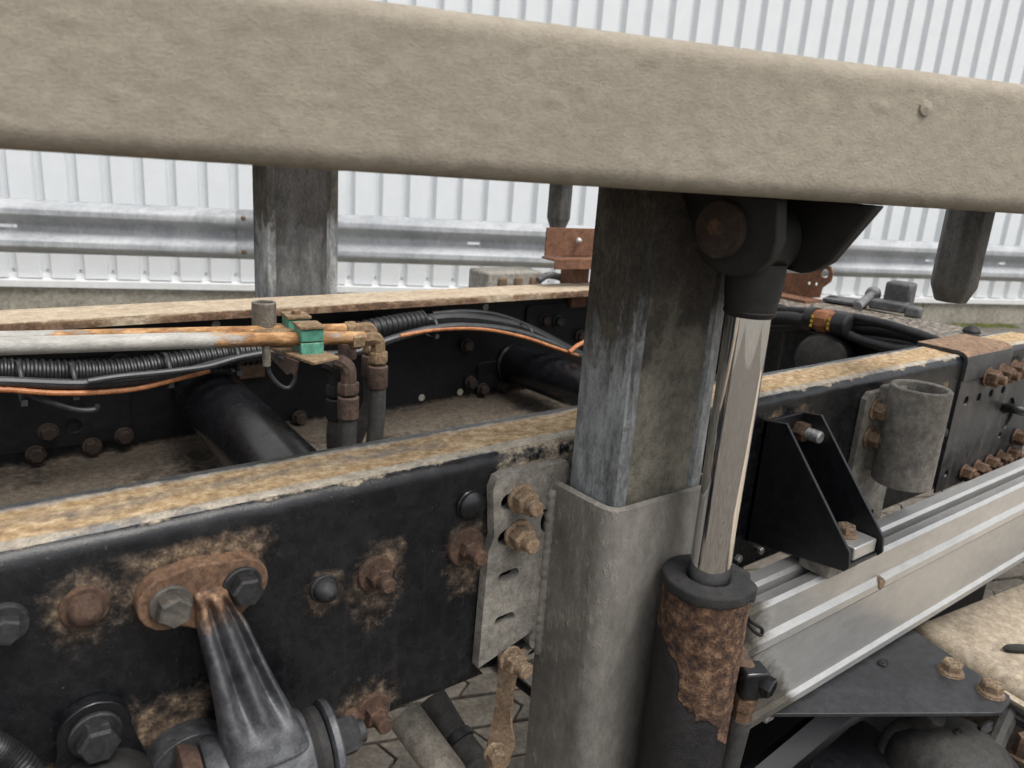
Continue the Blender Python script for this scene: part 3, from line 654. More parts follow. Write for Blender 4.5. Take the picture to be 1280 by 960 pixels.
# hydraulic cylinder
CX, CY = .6215, -.149
cyl = thing('hydraulic_cylinder', (CX, CY, .25), 'chrome rod hydraulic cylinder with rusty barrel standing beside the sleeve', 'cylinder')
m = MB(); n, nz = 72, 110; vs = []; R_ = []; D_ = []; z0, z1 = .25, .827
for i in range(nz + 1):
    z = z0 + (z1 - z0) * i / nz
    for k in range(n):
        a = 2 * PI * k / n; ca, sa = math.cos(a), math.sin(a)
        nn = fbm((ca * .05, sa * .05, z), 22, 4); edge = .708 - .062 * math.cos(a + .9) + .006 * math.sin(a * 3)
        v = sstep(edge - .010, edge + .012, z + nn * .020)
        rr = .0452 + .0008 * (1 - sstep(.35, .65, v)) + v * .0005 * fbm((ca * .05, sa * .05, z), 120, 3)
        vs.append((CX + rr * ca, CY + rr * sa, z)); R_.append(-.05 + 1.25 * v); D_.append(.0 + .15 * v * (nn > .25))
fs = [(i * n + k, i * n + (k + 1) % n, (i + 1) * n + (k + 1) % n, (i + 1) * n + k) for i in range(nz) for k in range(n)] + [tuple(range(n - 1, -1, -1)), tuple(nz * n + k for k in range(n))]
m.add(vs, fs); m.attr = {'rust': R_, 'dirt': D_}; m.build('barrel', M['barrel'], cyl, ang=60)
m = MB(); prf = [(.821, .0445), (.8235, .0455), (.8237, .0466), (.825, .0470), (.8325, .0470), (.8342, .0464), (.8352, .0448), (.8356, .040), (.8365, .0262), (.833, .0222), (.82, .0215)]
n = 64; vs = []
for z, r in prf:
    for k in range(n):
        a = 2 * PI * k / n; w_ = fbm((math.cos(a), math.sin(a), z * 8), 2.2, 4); crack = sstep(.25, .6, fbm((math.cos(a) * 2, math.sin(a) * 2, 1), 1.5, 3) + (.5 if -1.2 < ((a + PI) % (2 * PI)) - PI < .3 else 0))
        rr = r + (.0008 * w_ + .0035 * w_ * crack if r > .041 else 0); vs.append((CX + rr * math.cos(a), CY + rr * math.sin(a), z + (.002 * w_ - .008 * crack * abs(w_) if .045 < r and z < .829 else .0006 * w_)))
fs = [(i * n + k, i * n + (k + 1) % n, (i + 1) * n + (k + 1) % n, (i + 1) * n + k) for i in range(len(prf) - 1) for k in range(n)]
m.add(vs, fs); m.build('wiper_collar', M['rubber'], cyl, ang=70)
m = MB(); m.cyl((CX, CY, .80), (CX, CY, 1.12), .0207, n=96); m.build('rod', M['chrome'], cyl, ang=60)
m = MB(); m.lathe((CX, CY, 1.109), (0, 0, 1), [(0, .0222), (.002, .0240), (.005, .0245), (.006, .0238), (.010, .0245), (.014, .0245), (.018, .0255), (.034, .027), (.050, .027)], 48); m.build('rod_end', M['grease'], cyl, ang=40)
m = MB(); m.cyl((CX - .022, CY + .004, 1.180), (CX + .024, CY + .004, 1.180), .033, n=40, bev=.004); m.build('rod_eye', M['grease'], cyl)
# port, elbow and its hose
pb = Yp(940, 846, -.195); pa = Vector((CX + .036, CY - .022, pb.z + .012))
m = MB(); d = (pb - pa); m.lathe(pa - d.normalized() * .004, d, [(0, .015), (.008, .0145), (.012, .012), (d.length, .011)], 20); m.build('port', M['rustbolt'], cyl)
el = thing('elbow_fitting', pb, 'black square hydraulic elbow fitting screwed into the rusty cylinder barrel', 'pipe fitting')
Re = Matrix.Rotation(math.radians(-25), 3, 'Z')
m = MB(); m.box(pb + Vector((0, 0, -.004)), (.029, .024, .032), Re); m.build('elbow_body', M['black'], el, bevel=.003)
hexbolt(el, pb + Re @ Vector((.010, -.006, -.005)), Re @ Vector((.75, -1, -.12)), .0115, .012, M['black'], ph=.3)
m = MB(); m.lathe(pb + Vector((-.004, 0, -.022)), (-.04, .03, -1), [(0, .0125), (.014, .0125), (.016, .0105), (.04, .0105)], 6); m.build('hose_nut', M['rustbolt'], el)
m = MB(); hp = [pb + Vector((-.005, .001, -.05)), pb + Vector((-.008, .003, -.10)), pb + Vector((-.014, .006, -.18)), pb + Vector((-.02, .01, -.30))]
m.tube(hp, .0115, 14); m.build('hydraulic_hose', M['hose'], label='dirty hydraulic hose hanging down from the black elbow fitting', cat='hose')
m = MB(); hp = [Yp(932, 765, -.13), Yp(936, 782, -.13), Yp(950, 794, -.135), Yp(952, 786, -.135), Yp(938, 776, -.132), Yp(930, 760, -.13)]
m.tube(hp, .0022, 8); m.build('wire_clip', M['grease'], label='small dark wire clip loop behind the rusty barrel', cat='clip')

# ------------------------------------------------------------------ lifting beam overhead (skewed like the wall)
NB0, NB1, BZ0, BZ1 = .545, .725, 1.2185, 1.3265
bm_t = thing('lifting_beam', W(.3, .63, BZ0), 'wide mud-coated tan steel beam lying across the top of the lift post', 'beam')
ol = rrect(0, 0, NB1 - NB0, BZ1 - BZ0, .015, 6)
pts = []
for i in range(len(ol)):
    a, b = Vector(ol[i]), Vector(ol[(i + 1) % len(ol)]); k = max(1, int((b - a).length / .0035)); pts += [a.lerp(b, j / k) for j in range(k)]
q = len(pts); ts = [-.70 + .0035 * i for i in range(540)]; vs = []; cen = Vector(((NB1 - NB0) / 2, (BZ1 - BZ0) / 2))
# outward normals of the outline
nrm = []
for i in range(q):
    tg = (pts[(i + 1) % q] - pts[i - 1]).normalized(); nrm.append(Vector((tg.y, -tg.x)))
for t in ts:
    for a, nr in zip(pts, nrm):
        h = .0002 * fbm((t * .6, a.x, a.y), 90, 3) + .0019 * max(0, fbm((t * .6, a.x + 9, a.y), 150, 2) - .36) + .0012 * max(0, fbm((t * .7, a.x + 3, a.y), 60, 2) - .5)
        h *= .25 + .95 * max(0, -nr.x)
        vs.append(W(t, NB0 + a.x + nr.x * h, BZ0 + a.y + nr.y * h))
fs = [(i * q + j, i * q + (j + 1) % q, (i + 1) * q + (j + 1) % q, (i + 1) * q + j) for i in range(len(ts) - 1) for j in range(q)] + [tuple(range(q - 1, -1, -1)), tuple((len(ts) - 1) * q + j for j in range(q))]
m = MB(); m.add(vs, fs); m.build('beam_box', M['mud'], bm_t, ang=80)
tq = WpN(1156, 135, NB0); m = MB(); m.lathe(W(tq[0], NB0, tq[1]), -WN, [(-.002, .007), (.002, .006), (.0035, 0)], 10); m.build('mud_blob', M['mud'], bm_t)
tq = WpN(1156, 135, NB0)
# clevis cheeks under the beam, holding the rod eye
def yz(u, v, x): q_ = Xp(u, v, x); return (q_.y, q_.z)
xa = CX - .040
ol = [yz(850, 246, xa), (yz(850, 246, xa)[0], 1.2180), (yz(972, 254, xa)[0], 1.2180), yz(972, 300, xa), yz(962, 325, xa), yz(940, 343, xa), yz(922, 347, xa), yz(898, 342, xa), yz(876, 325, xa)]
ol = [(a, min(b, 1.2180)) for a, b in ol[1:]]
m = MB(); m.plate(ol, [], (xa, 0, 0), (0, 1, 0), (0, 0, 1), .014); m.build('clevis_plate', M['grease'], bm_t, bevel=.002)
xb = CX + .030
ol = [(yz(960, 270, xb)[0], 1.2180), (yz(1096, 262, xb)[0], 1.2180), yz(1036, 328, xb), yz(1018, 338, xb), yz(1000, 342, xb), yz(975, 335, xb), yz(958, 320, xb)]
m = MB(); m.plate(ol, [], (xb, 0, 0), (0, 1, 0), (0, 0, 1), .014); m.build('clevis_plate', M['grease'], bm_t, bevel=.002)
c = Xp(903, 287, xa); m = MB(); m.lathe(c, (-1, 0, 0), [(0, .026), (.005, .026), (.007, .0248)], 40); m.build('pin_boss', M['dimrust'], bm_t)
m = MB(); m.lathe(c + Vector((-.007, .002, .002)), (-1, 0, 0), [(0, .009), (.003, .008), (.004, .003)], 7); m.build('pin_head', M['rust'], bm_t)
# locating pins
def locpin(parent, c, z0, z1, r):
    m = MB(); m.lathe((c[0], c[1], z0), (0, 0, 1), [(0, r * .66), (.001, r * .70), (.022, r * .97), (.026, r), (z1 - z0, r)], 8, ph=.2)
    m.build('locating_pin', M['pin'], parent, bevel=.0025)
M['pin'] = mat('scuffed_dark_pin', (.045, .043, .040), (.10, .097, .090), rough=.6, rust=-.05, dirt=.04, dirtcol=((.13, .125, .115), (.30, .29, .27)), streak=.4, stretch=(1, 1, .4), bump=.5)
pc = Yp(1188, 374, -.06); locpin(bm_t, (pc.x, pc.y), pc.z - .003, 1.235, .033)
arm_a = W(1.05, .69, 1.26); m = MB()
dv = Vector((pc.x - .02, pc.y, 1.26)) - W((Vector((pc.x, pc.y, 0)) - C0).dot(WX), .70, 1.26)
f = W((Vector((pc.x, pc.y, 0)) - C0).dot(WX), .65, 1.26); ce = (f + Vector((pc.x, pc.y, 1.26))) / 2; ln = (Vector((pc.x, pc.y, 1.26)) - f).length + .09
m.box(ce, (.08, ln, .07), Rw); m.build('pin_arm', M['grease'], bm_t, bevel=.004)
# far lifting beam, mostly hidden behind the near one
fb = thing('lifting_beam', (.95, .92, 1.2152), 'lifting beam on the far post, carrying the smaller looking locating pin', 'beam')
m = MB(); m.box((.95, .925, 1.265), (1.5, .11, .10)); m.build('beam_box', M['mud'], fb, bevel=.01)
pf = Yp(697, 285, .925); locpin(fb, (pf.x, pf.y), pf.z, 1.225, .0295)

# ------------------------------------------------------------------ stabiliser link on the near rail
lk = thing('stabiliser_link', Yp(325, 955, -.05), 'worn black cast stabiliser link bolted high on the near rail', 'link')
b1, b2 = Yp(205, 741, 0), Yp(293, 718, 0)
eye = Yp(322, 962, -.055); ax = Vector((1, -.10, .05)).normalized()
# head: two lobes joined, then arm flaring to the eye
def q2(u, v, y): p_ = Yp(u, v, y); return p_
m = MB()
def lobe(pts2, y0, th): m.plate(pts2, [], (0, y0, 0), (1, 0, 0), (0, 0, 1), th)
hd = []
def arc(cx, cz, r, a0, a1, n=8): return [(cx + r * math.cos(math.radians(a0 + (a1 - a0) * i / n)), cz + r * math.sin(math.radians(a0 + (a1 - a0) * i / n))) for i in range(n + 1)]
hd = arc(b1.x, b1.z, .0235, 110, 285) + [(b1.x + .020, b1.z - .030)] + [(b2.x - .012, b2.z - .040), (b2.x + .004, b2.z - .024)] + arc(b2.x, b2.z, .0225, -70, 70) + [(b2.x - .015, b2.z + .024), (b1.x + .02, b1.z + .027)]
lobe(hd, -.0005, .017)
head = m.build('link_head', M['linkhead'] if 'linkhead' in M else M['rust'], lk, bevel=.005, seg=3)
# arm with raised ribs
A0 = Vector(((b1.x + b2.x) / 2 + .002, -.009, b1.z + .004)); A1 = eye + Vector((.005, 0, .026))
m = MB(); vs = []; fs = []; nS = 22; FX = [-1 + .125 * i for i in range(17)]; sec_n = len(FX) + 3
for i in range(nS + 1):
    k = i / nS; c_ = A0.lerp(A1, k); hw = .0132 + .0055 * sstep(0, .3, k) + .0170 * k ** 2; dp = .015 + .016 * k
    gk = sstep(.0, .12, k) * (1 - sstep(.66, .86, k))
    for fx in FX:
        ed_ = (1 - abs(fx) ** 6) ** .5 if abs(fx) < 1 else 0
        hgt = .35 + .65 * ed_ - gk * .72 * math.exp(-((abs(fx - .10) - .42) / .19) ** 2)
        vs.append(c_ + Vector((fx * hw, -dp * hgt * 1.15, 0)))
    for fx in (.9, 0, -.9): vs.append(c_ + Vector((fx * hw, dp * .6, 0)))
for i in range(nS):
    for j in range(sec_n): fs.append((i * sec_n + j, (i + 1) * sec_n + j, (i + 1) * sec_n + (j + 1) % sec_n, i * sec_n + (j + 1) % sec_n))
fs += [tuple(range(sec_n)), tuple(nS * sec_n + j for j in range(sec_n - 1, -1, -1))]
m.add(vs, fs); m.attr = {'rust': [.8 * sstep(A0.z - .050, A0.z - .008, p_.z) for p_ in m.v]}
ob = m.build('link_arm', M['link'], lk, ang=60); sd = ob.modifiers.new('smooth', 'SUBSURF'); sd.levels = 1; sd.render_levels = 2
m = MB(); m.lathe(eye - ax * .042, ax, [(0, .030), (.002, .036), (.008, .038), (.076, .038), (.082, .036), (.084, .030)], 48); m.build('link_eye', M['link'], lk)
m = MB(); m.lathe(eye + ax * .042, ax, [(0, .030), (.005, .0335), (.012, .0335), (.014, .025)], 48); m.build('bush', M['rubber'], lk)
m = MB(); m.lathe(eye + ax * .056, ax, [(0, .033), (.002, .037), (.007, .037), (.009, .034)], 48); m.build('bush_washer', M['link'], lk)
hexbolt(lk, eye + ax * .064, ax, .017, .022, M['darkbolt'], stud=.010, sl=.008)
m = MB(); m.lathe(eye - ax * .058, ax, [(0, .034), (.002, .039), (.007, .039), (.016, .034)], 48); m.build('bush_washer', M['rust'], lk)
for b_, mm in ((b1, 'dustbolt'), (b2, 'darkbolt')): hexbolt(lk, b_ + Vector((0, -.018, 0)), OUT, .0128, .014, M[mm], washer=.0158, wh=.004)
# cast spring brackets at the lower left of the near rail
sb = thing('spring_bracket', Yp(125, 965, -.03), 'dark lug bracket with big hex bolt low on the near rail', 'bracket')
c = Yp(115, 904, 0); m = MB(); ol = arc(c.x, c.z, .026, -10, 190, 14) + [(c.x - .038, c.z - .09), (c.x + .05, c.z - .09)]
m.plate(ol, [], (0, -.0005, 0), (1, 0, 0), (0, 0, 1), .012); m.build('lug_plate', M['black'], sb, bevel=.003)
hexbolt(sb, c + Vector((0, -.012, -.001)), OUT, .0150, .015, M['darkbolt'], washer=.019, wh=.004)
m = MB(); c2 = Yp(133, 1012, -.03); m.lathe(c2 + Vector((0, .02, 0)), OUT, [(0, .040), (.02, .040), (.030, .034), (.034, .02), (.035, 0)], 36); m.build('bump_stop', M['grease'], sb)
sb2 = thing('spring_hanger', Yp(225, 965, -.02), 'rust-stained cast lobe beside the eye of the stabiliser link', 'bracket')
c = Yp(232, 945, 0); m = MB(); ol = arc(c.x, c.z, .036, 0, 180, 16) + [(c.x - .036, c.z - .06), (c.x + .036, c.z - .06)]
m.plate(ol, [], (0, -.0005, 0), (1, 0, 0), (0, 0, 1), .022); m.build('hanger_lobe', M['link'], sb2, bevel=.006, seg=3)
m = MB(); m.lathe(c + Vector((-.004, -.022, -.012)), OUT, [(0, .024), (.012, .023), (.016, .018)], 32); m.build('hanger_cap', M['rust'], sb2)
m = MB(); m.tube([Yp(-30, 925, -.03), Yp(0, 940, -.03), Yp(25, 958, -.035), Yp(45, 985, -.04)], .010, 14, rf=lambda i: .010 + .0012 * (i % 2), seg=14)
m.build('corrugated_hose', M['cable'], label='black ribbed hose end curling beside the lug bracket', cat='hose')
# pipes under the near rail
m = MB(); d = Vector((.35, -.25, -.9)); pa = Yp(505, 893, .11); pb = Yp(572, 985, .02); m.tube([pa, pa.lerp(pb, .5), pb], .0215, 20); m.build('strut_tube', M['strutgrey'], label='pale grey dusty strut under the near rail beside a banded hose', cat='strut')
hs_ = thing('air_hose', Yp(600, 985, .02), 'brown rubber hose with black band under the near rail', 'hose')
m = MB(); pa = Yp(540, 872, .13); pb = Yp(572, 925, .08); pc_ = Yp(612, 975, .02); m.tube([pa, pb, pc_], .0185, 18); m.build('hose_body', M['hose'], hs_)
m = MB(); m.lathe(pb - (pc_ - pa).normalized() * .006, pc_ - pa, [(0, .0195), (.001, .0212), (.011, .0212), (.012, .0195)], 24); m.build('hose_band', M['cable'], hs_)
m = MB(); m.tube([Yp(600, 955, .02), Yp(590, 962, .02), Yp(575, 980, .02)], .008, 10); m.build('thin_hose', M['hose'], label='thin hose stub beside the twisted strap', cat='hose')
m = MB(); m.tube([Yp(632, 838, .06), Yp(655, 858, .05), Yp(690, 885, .04), Yp(720, 910, .03)], .006, 10); m.build('cable', M['cable'], label='black cable passing behind the foot of the sleeve plate', cat='cable')
# ------------------------------------------------------------------ things on the right: triangular bracket, socket, side profile
tb = thing('triangular_bracket', (.948, -.075, .755), 'black folded triangular bracket joining near rail and aluminium profile', 'bracket')
def cheek(x): 
    ol = [(0, .916), (-.034, .922), (-.152, .786), (-.155, .765), (-.150, .758), (0, .735)]
    m = MB(); m.plate(ol[::-1], [], (x, 0, 0), (0, 1, 0), (0, 0, 1), .005); return m.build('cheek', M['satin'], tb, bevel=.0008)
cheek(.905); cheek(.988)
m = MB(); m.plate([(.905, .735), (.993, .735), (.993, .917), (.905, .917)], [], (0, -.0005, 0), (1, 0, 0), (0, 0, 1), .006); m.build('back_plate', M['satin'], tb, bevel=.0008)
m = MB(); m.plate([(.911, -.150), (.987, -.150), (.987, -.06), (.911, -.06)], [], (0, 0, .7585), (1, 0, 0), (0, 1, 0), .005); m.build('base_plate', M['satin'], tb, bevel=.0008)
hexbolt(tb, Yp(996, 537, -.006), OUT, .0145, .018, M['rustbolt'], stud=0)
m = MB(); p = Yp(996, 537, -.006); m.lathe(p + Vector((0, -.017, 0)), OUT, [(0, .009), (.020, .009), (.022, .007)], 18); m.build('stud', M['zinc'], tb)
m = MB(); m.box((.957, -.122, .7735), (.055, .050, .019)); m.build('clamp_block', M['alu'], tb, bevel=.002)
pz_ = Zp(1056, 668, .783); hexbolt(tb, pz_, (0, 0, 1), .0135, .014, M['tanbolt'], flange=.0165)
m = MB(); m.box((.950, -.105, .7445), (.075, .045, .024)); m.build('spacer', M['plate'], tb, bevel=.002)
for u, v in ((948, 687), (921, 697)): hexbolt(near_rail, Yp(u, v, 0), OUT, .006, .007, M['zinc'])

sk = thing('tube_socket', (1.22, -.05, .78), 'grey dusty round tube socket bolted to the near rail', 'socket')
tcx, tcy = 1.212, -.062
m = MB(); m.ring((tcx, tcy, .786), (tcx, tcy, .944), .0445, .036, 48, .002); m.build('socket_tube', M['plate'], sk, ang=40)
m = MB(); q0 = Yp(1060, 640, -.006)
ol = [(1.155, .678), (1.285, .676), (1.285, .925), (1.165, .925), (1.155, .915)]
m.plate(ol[::1], [slot(1.275 - .03, .70, .008, .008)], (0, -.0005, 0), (1, 0, 0), (0, 0, 1), .010); m.build('back_plate', M['plate'], sk, bevel=.002)
m = MB(); m.box((tcx, -.02, .865), (.04, .025, .14)); m.build('weld_web', M['plate'], sk, bevel=.003)
for u, v in ((1094, 512), (1086, 546)): hexbolt(sk, Yp(u, v, -.011), OUT, .0145, .017, M['tanbolt'], washer=.0185, wh=.004, stud=.0085, sl=.014)

al = thing('side_profile', (2.2, -.1, .55), 'long silver aluminium side guard profile with ribs, outside the near rail', 'profile')
F0 = -.122
sec = [(F0 + .024, .728), (F0 + .005, .733), (F0, .728), (F0 - .001, .692), (F0 - .007, .684), (F0 - .008, .674), (F0 - .003, .666), (F0 - .001, .570), (F0 - .006, .564), (F0 - .006, .554), (F0 + .055, .554), (F0 + .055, .560), (F0 + .007, .560), (F0 + .006, .715), (F0 + .024, .719)]
q = len(sec); xs_ = [.790, 1.0, 1.3, 1.7, 2.4, 3.4]
def extr(sec, name, par, mm, xs_):
    q = len(sec); m = MB(); vs = [(x, a, b) for x in xs_ for a, b in sec]
    fs = [(i * q + j, i * q + (j + 1) % q, (i + 1) * q + (j + 1) % q, (i + 1) * q + j) for i in range(len(xs_) - 1) for j in range(q)] + [tuple(range(q - 1, -1, -1)), tuple((len(xs_) - 1) * q + j for j in range(q))]
    m.add(vs, fs); return m, name, par, mm
xf = [.700 + .012 * i for i in range(67)] + [1.52, 1.8, 2.4, 3.4]
m, *_ = extr(sec, '', None, None, xf)
m.attr = {'dirt': [1.05 * sstep(.96, .76, p.x + .05 * fbm(p, 7, 3) + (p.z - .64) * .5) + .25 * sstep(.60, .55, p.z) for p in m.v]}
m.build('front_face', M['alu'], al, ang=25)
sec2 = [(-.062, .712), (-.060, .730), (-.064, .735), (-.083, .735), (-.087, .730), (-.087, .706), (-.078, .704), (-.078, .560), (-.067, .560), (-.067, .712)]
m, *_ = extr(sec2, '', None, None, [.71, 1.2, 1.8, 3.4]); m.build('rear_leg', M['alu'], al, ang=25)
hexbolt(al, Yp(1096, 727, F0 - .001), OUT, .009, .009, M['tanbolt'], flange=.010)
m = MB(); m.box((.693, -.095, .64), (.02, .06, .17)); m.build('end_cap', M['cable'], al, bevel=.006)

gs = thing('gusset_plate', (1.05, -.2, .545), 'black flat triangular gusset plate with two tan flange bolts under the aluminium profile', 'plate')
zg = .548; P4 = [Zp(*q_, zg) for q_ in ((960, 892), (1240, 891), (1253, 890), (1263, 876), (1262, 869), (1140, 786))]
m = MB(); m.plate([(p_.x, p_.y) for p_ in P4], [], (0, 0, zg - .006), (1, 0, 0), (0, 1, 0), .006); m.build('plate_sheet', M['gusset'], gs, bevel=.001)
for u, v in ((1188, 836), (1238, 862)): hexbolt(gs, Zp(u, v + 4, zg), (0, 0, 1), .0150, .017, M['tanbolt'], flange=.0175, washer=.019, wh=.0012)
def lump(name, c, d, lab, sd=0):
    m = MB(); n = 14; vs = []; fs = []
    for i in range(9):
        th = PI * i / 8
        for k in range(n):
            a = 2 * PI * k / n; v_ = Vector((math.sin(th) * math.cos(a), math.sin(th) * math.sin(a), math.cos(th))); f_ = 1 + .45 * fbm(v_ + Vector((sd, 0, 0)), 1.8, 3)
            vs.append(Vector(c) + Vector((v_.x * d[0], v_.y * d[1], v_.z * d[2])) * f_)
    for i in range(8):
        for k in range(n): fs.append((i * n + k, (i + 1) * n + k, (i + 1) * n + (k + 1) % n, i * n + (k + 1) % n))
    m.add(vs, fs); m.build(name, M['char'], label=lab, cat='debris', ang=40)
lump('tar_lump', Zp(1104, 828, zg + .002), (.010, .006, .004), 'small black crumb lying on the gusset plate', 1)
# dusty tread panel beyond the gusset
pn = thing('cover_panel', (1.9, -.4, .40), 'tan dust-covered sheet cover with rolled edge beside the gusset plate', 'cover')
zp = .538; e0, e1 = Zp(1142, 784, zp), Zp(1290, 868, zp); ed = (e1 - e0).normalized(); en = Vector((-ed.y, ed.x, 0)); en = en if en.x > 0 else -en
m = MB(); a0 = e0 - ed * .0 ; a1 = e0 + ed * .75; secp = [(-.020, -.16), (-.020, -.020), (-.016, -.008), (-.008, -.001), (.004, .003), (.016, .002), (.026, -.001), (.30, -.002), (.8, -.002), (1.6, -.002), (1.6, -.16)]
lay = [0, .1, .2, .4, .75]; q = len(secp)
vs = [e0 + ed * t + en * (a + .020) + Vector((0, 0, b)) for t in lay for a, b in secp]
fs = [(i * q + j, (i + 1) * q + j, (i + 1) * q + j + 1, i * q + j + 1) for i in range(len(lay) - 1) for j in range(q - 1)]
m.add(vs, fs); o = m.build('panel_sheet', M['panel'], pn, ang=50); so = o.modifiers.new('thickness', 'SOLIDIFY'); so.thickness = .003; so.offset = 0
m = MB(); m.box(e0 + ed * .30 + en * (-.012) + Vector((0, 0, -.016)), (.014, .68, .004), Matrix.Rotation(math.atan2(ed.y, ed.x) - PI / 2, 3, 'Z')); m.build('panel_lip', M['panel'], pn)
c = Zp(1246, 795, zp + .006)
m = MB(); m.lathe(c - Vector((.03, .02, 0)), (.75, -.55, .02), [(0, .001), (.008, .006), (.025, .0075), (.045, .0065), (.056, .0025), (.058, 0)], 9); m.build('rubber_scrap', M['char'], label='black pointed rubber scrap lying on the tan cover panel', cat='debris', ang=30)
# dark gear below the gusset
ab = thing('air_bellows', Zp(1200, 965, .36), 'dull black rounded air bellows under the gusset plate', 'air spring')
c = Zp(1200, 922, .49); m = MB(); m.lathe((c.x, c.y, .29), (0, 0, 1), [(0, .075), (.05, .090), (.10, .096), (.15, .092), (.175, .080), (.195, .060), (.203, .035), (.205, 0)], 48); m.build('bellows_body', M['tank'], ab)
m = MB(); b0 = Zp(1262, 890, .50); b1_ = Zp(1225, 975, .45); m.tube([b0, b0.lerp(b1_, .5) + Vector((0, 0, .004)), b1_], .013, 10); m.build('bellows_strap', M['tank'], ab)
lump('tar_lump', Zp(1198, 920, .488), (.012, .010, .010), 'black tar lump stuck on top of the air bellows', 3)
lump('tar_lump', Zp(1232, 910, .488), (.024, .008, .008), 'elongated black tar lump on the air bellows by its strap', 5)
m = MB(); pA = Zp(1130, 905, .46); m.tube([Zp(1100, 990, .40), Zp(1112, 930, .44), Zp(1140, 905, .48), Zp(1170, 893, .52)], .016, 12); m.build('bellows_hose', M['tank'], label='dark grimy hose bending over the air bellows', cat='hose')
m = MB(); zz = .43; Pq = [Zp(*q_, zz) for q_ in ((1012, 958), (1060, 915), (1078, 905), (1200, 985), (1150, 1060), (1000, 1060))]
m.plate([(p_.x, p_.y) for p_ in Pq][::-1] if False else [(p_.x, p_.y) for p_ in Pq][::-1], [], (0, 0, zz), (1, 0, 0), (0, 1, 0), .008); m.build('axle_plate', M['satin'], label='black steel plate lying low beneath the gusset plate', cat='plate', bevel=.001)
m = MB(); pa, pb = Zp(1055, 880, .47), Zp(930, 985, .40); dd = (pb - pa); mid_ = (pa + pb) / 2
m.box(mid_, (.045, dd.length, .03), frame_rot(dd)) if False else m.tube([pa, mid_, pb], .022, 4, smooth=False); m.build('link_arm', M['satin'], label='square black arm sloping down beneath the gusset plate', cat='arm', ang=20)
m = MB(); m.box(Zp(1300, 905, .50), (.05, .12, .012)); m.build('mount_bar', M['gusset'], label='grey painted bar end beside the gusset corner', cat='bar', bevel=.002)
m = MB(); m.box((1.22, -.26, .27), (1.2, .62, .01)); m.build('added_dark_tray', M['satin'], label='black sheet tray added to darken the space under the gusset plate and air bellows', cat='tray', bevel=.002)  # added sheet: darkens the space below, standing for unseen structure
m = MB(); m.box((1.35, -.03, .42), (.9, .01, .26)); m.build('added_dark_sheet', M['satin'], label='black upright sheet added to darken the space behind the air bellows', cat='guard', bevel=.002)  # added upright sheet, keeps the space behind the bellows dark
st_ = thing('mount_stud', Zp(1275, 950, .47), 'rusty stud under the grey bar end beside the air bellows', 'stud')
hexbolt(st_, Zp(1277, 945, .47), (0, 0, 1), .013, .03, M['rustbolt'], washer=.018)
m = MB(); m.box((.86, -.10, .53), (.02, .03, .012)); m.build('zinc_tab', M['zinc'], label='small pale zinc tab under the gusset tip', cat='tab', bevel=.003)

# ------------------------------------------------------------------ hydraulic pipes and hoses between the rails
YH = .40
def pipe(name, pix, y, r, lab, grp=None, mm='pipe', rust0=-.1, rx=(0, .5), rgain=.9):
    m = MB(); pts = [Yp(u, v, y) for u, v in pix]; m.tube(pts, r, 18, seg=24)
    m.attr = {'rust': [rust0 + rgain * sstep(rx[0], rx[1], p_.x) + .25 * fbm(p_, 18, 3) for p_ in m.v]}
    return m.build(name, M[mm], label=lab, cat='pipe', group=grp)
pipe('hydraulic_pipe', [(-90, 424), (0, 423), (200, 418), (350, 414), (448, 411)], YH + .05, .0085, 'rear rusted hydraulic pipe leading to the taller green clamp', None, rx=(-.05, .25))
pipe('hydraulic_pipe', [(-90, 437), (0, 434), (200, 428), (390, 423), (455, 422)], YH, .0092, 'front hydraulic pipe, pale grey turning rusty, in the green clamps', None, rx=(.12, .42))
pipe('hydraulic_pipe', [(-90, 431), (0, 427), (200, 421), (350, 419), (378, 418)], YH + .025, .0048, 'thin pale pipe lying between the two rusty hydraulic pipes', None, rx=(.10, .35), rgain=.6)
# carrier plate, socket stub and clamps
cp = thing('pipe_carrier', Yp(370, 470, YH), 'rusty folded carrier plate holding the pipe clamps between the rails', 'bracket')
z_ = Yp(395, 455, YH).z
P4 = [Yp(350, 437, YH + .0), Yp(362, 430, YH + .09), Yp(424, 447, YH - .02), Yp(400, 455, YH - .06)]
zc = sum(p_.z for p_ in P4) / 4
a = Zp(322, 432, zc); b_ = Zp(368, 428, zc); c = Zp(424, 449, zc); d = Zp(392, 457, zc)
m = MB(); m.plate([(p_.x, p_.y) for p_ in (a, d, c, b_)], [], (0, 0, zc), (1, 0, 0), (0, 1, 0), .004); m.build('carrier_plate', M['fitting'], cp, bevel=.0006)
m = MB(); m.plate([(.015, 0), (.05, -.014), (.075, -.024), (.085, -.018), (.092, -.022), (.10, 0)], [], Vector((a.x + .0, 0, zc - .001)).lerp(Vector((a.x, a.y, zc - .001)), 1), (d - a).normalized(), (0, 0, 1), .003); m.build('carrier_web', M['ferrule'], cp)
m = MB(); s0 = Yp(330, 388, YH + .06); m.ring(Vector((s0.x, s0.y, s0.z - .022)), Vector((s0.x, s0.y, s0.z + .012)), .0165, .0125, 28, .001); m.build('socket_stub', M['strutgrey'], cp)
m = MB(); s1_ = Yp(335, 402, YH + .06); m.box((s0.x + .012, s0.y - .01, s0.z - .027), (.06, .05, .010), Matrix.Rotation(-.3, 3, 'Z')); m.build('socket_foot', M['fitting'], cp, bevel=.002)
m = MB(); s2 = Yp(333, 437, YH); m.cyl(s2 + Vector((0, 0, .012)), s2 - Vector((0, 0, .022)), .0055, n=14); m.build('drain_stub', M['strutgrey'], cp)
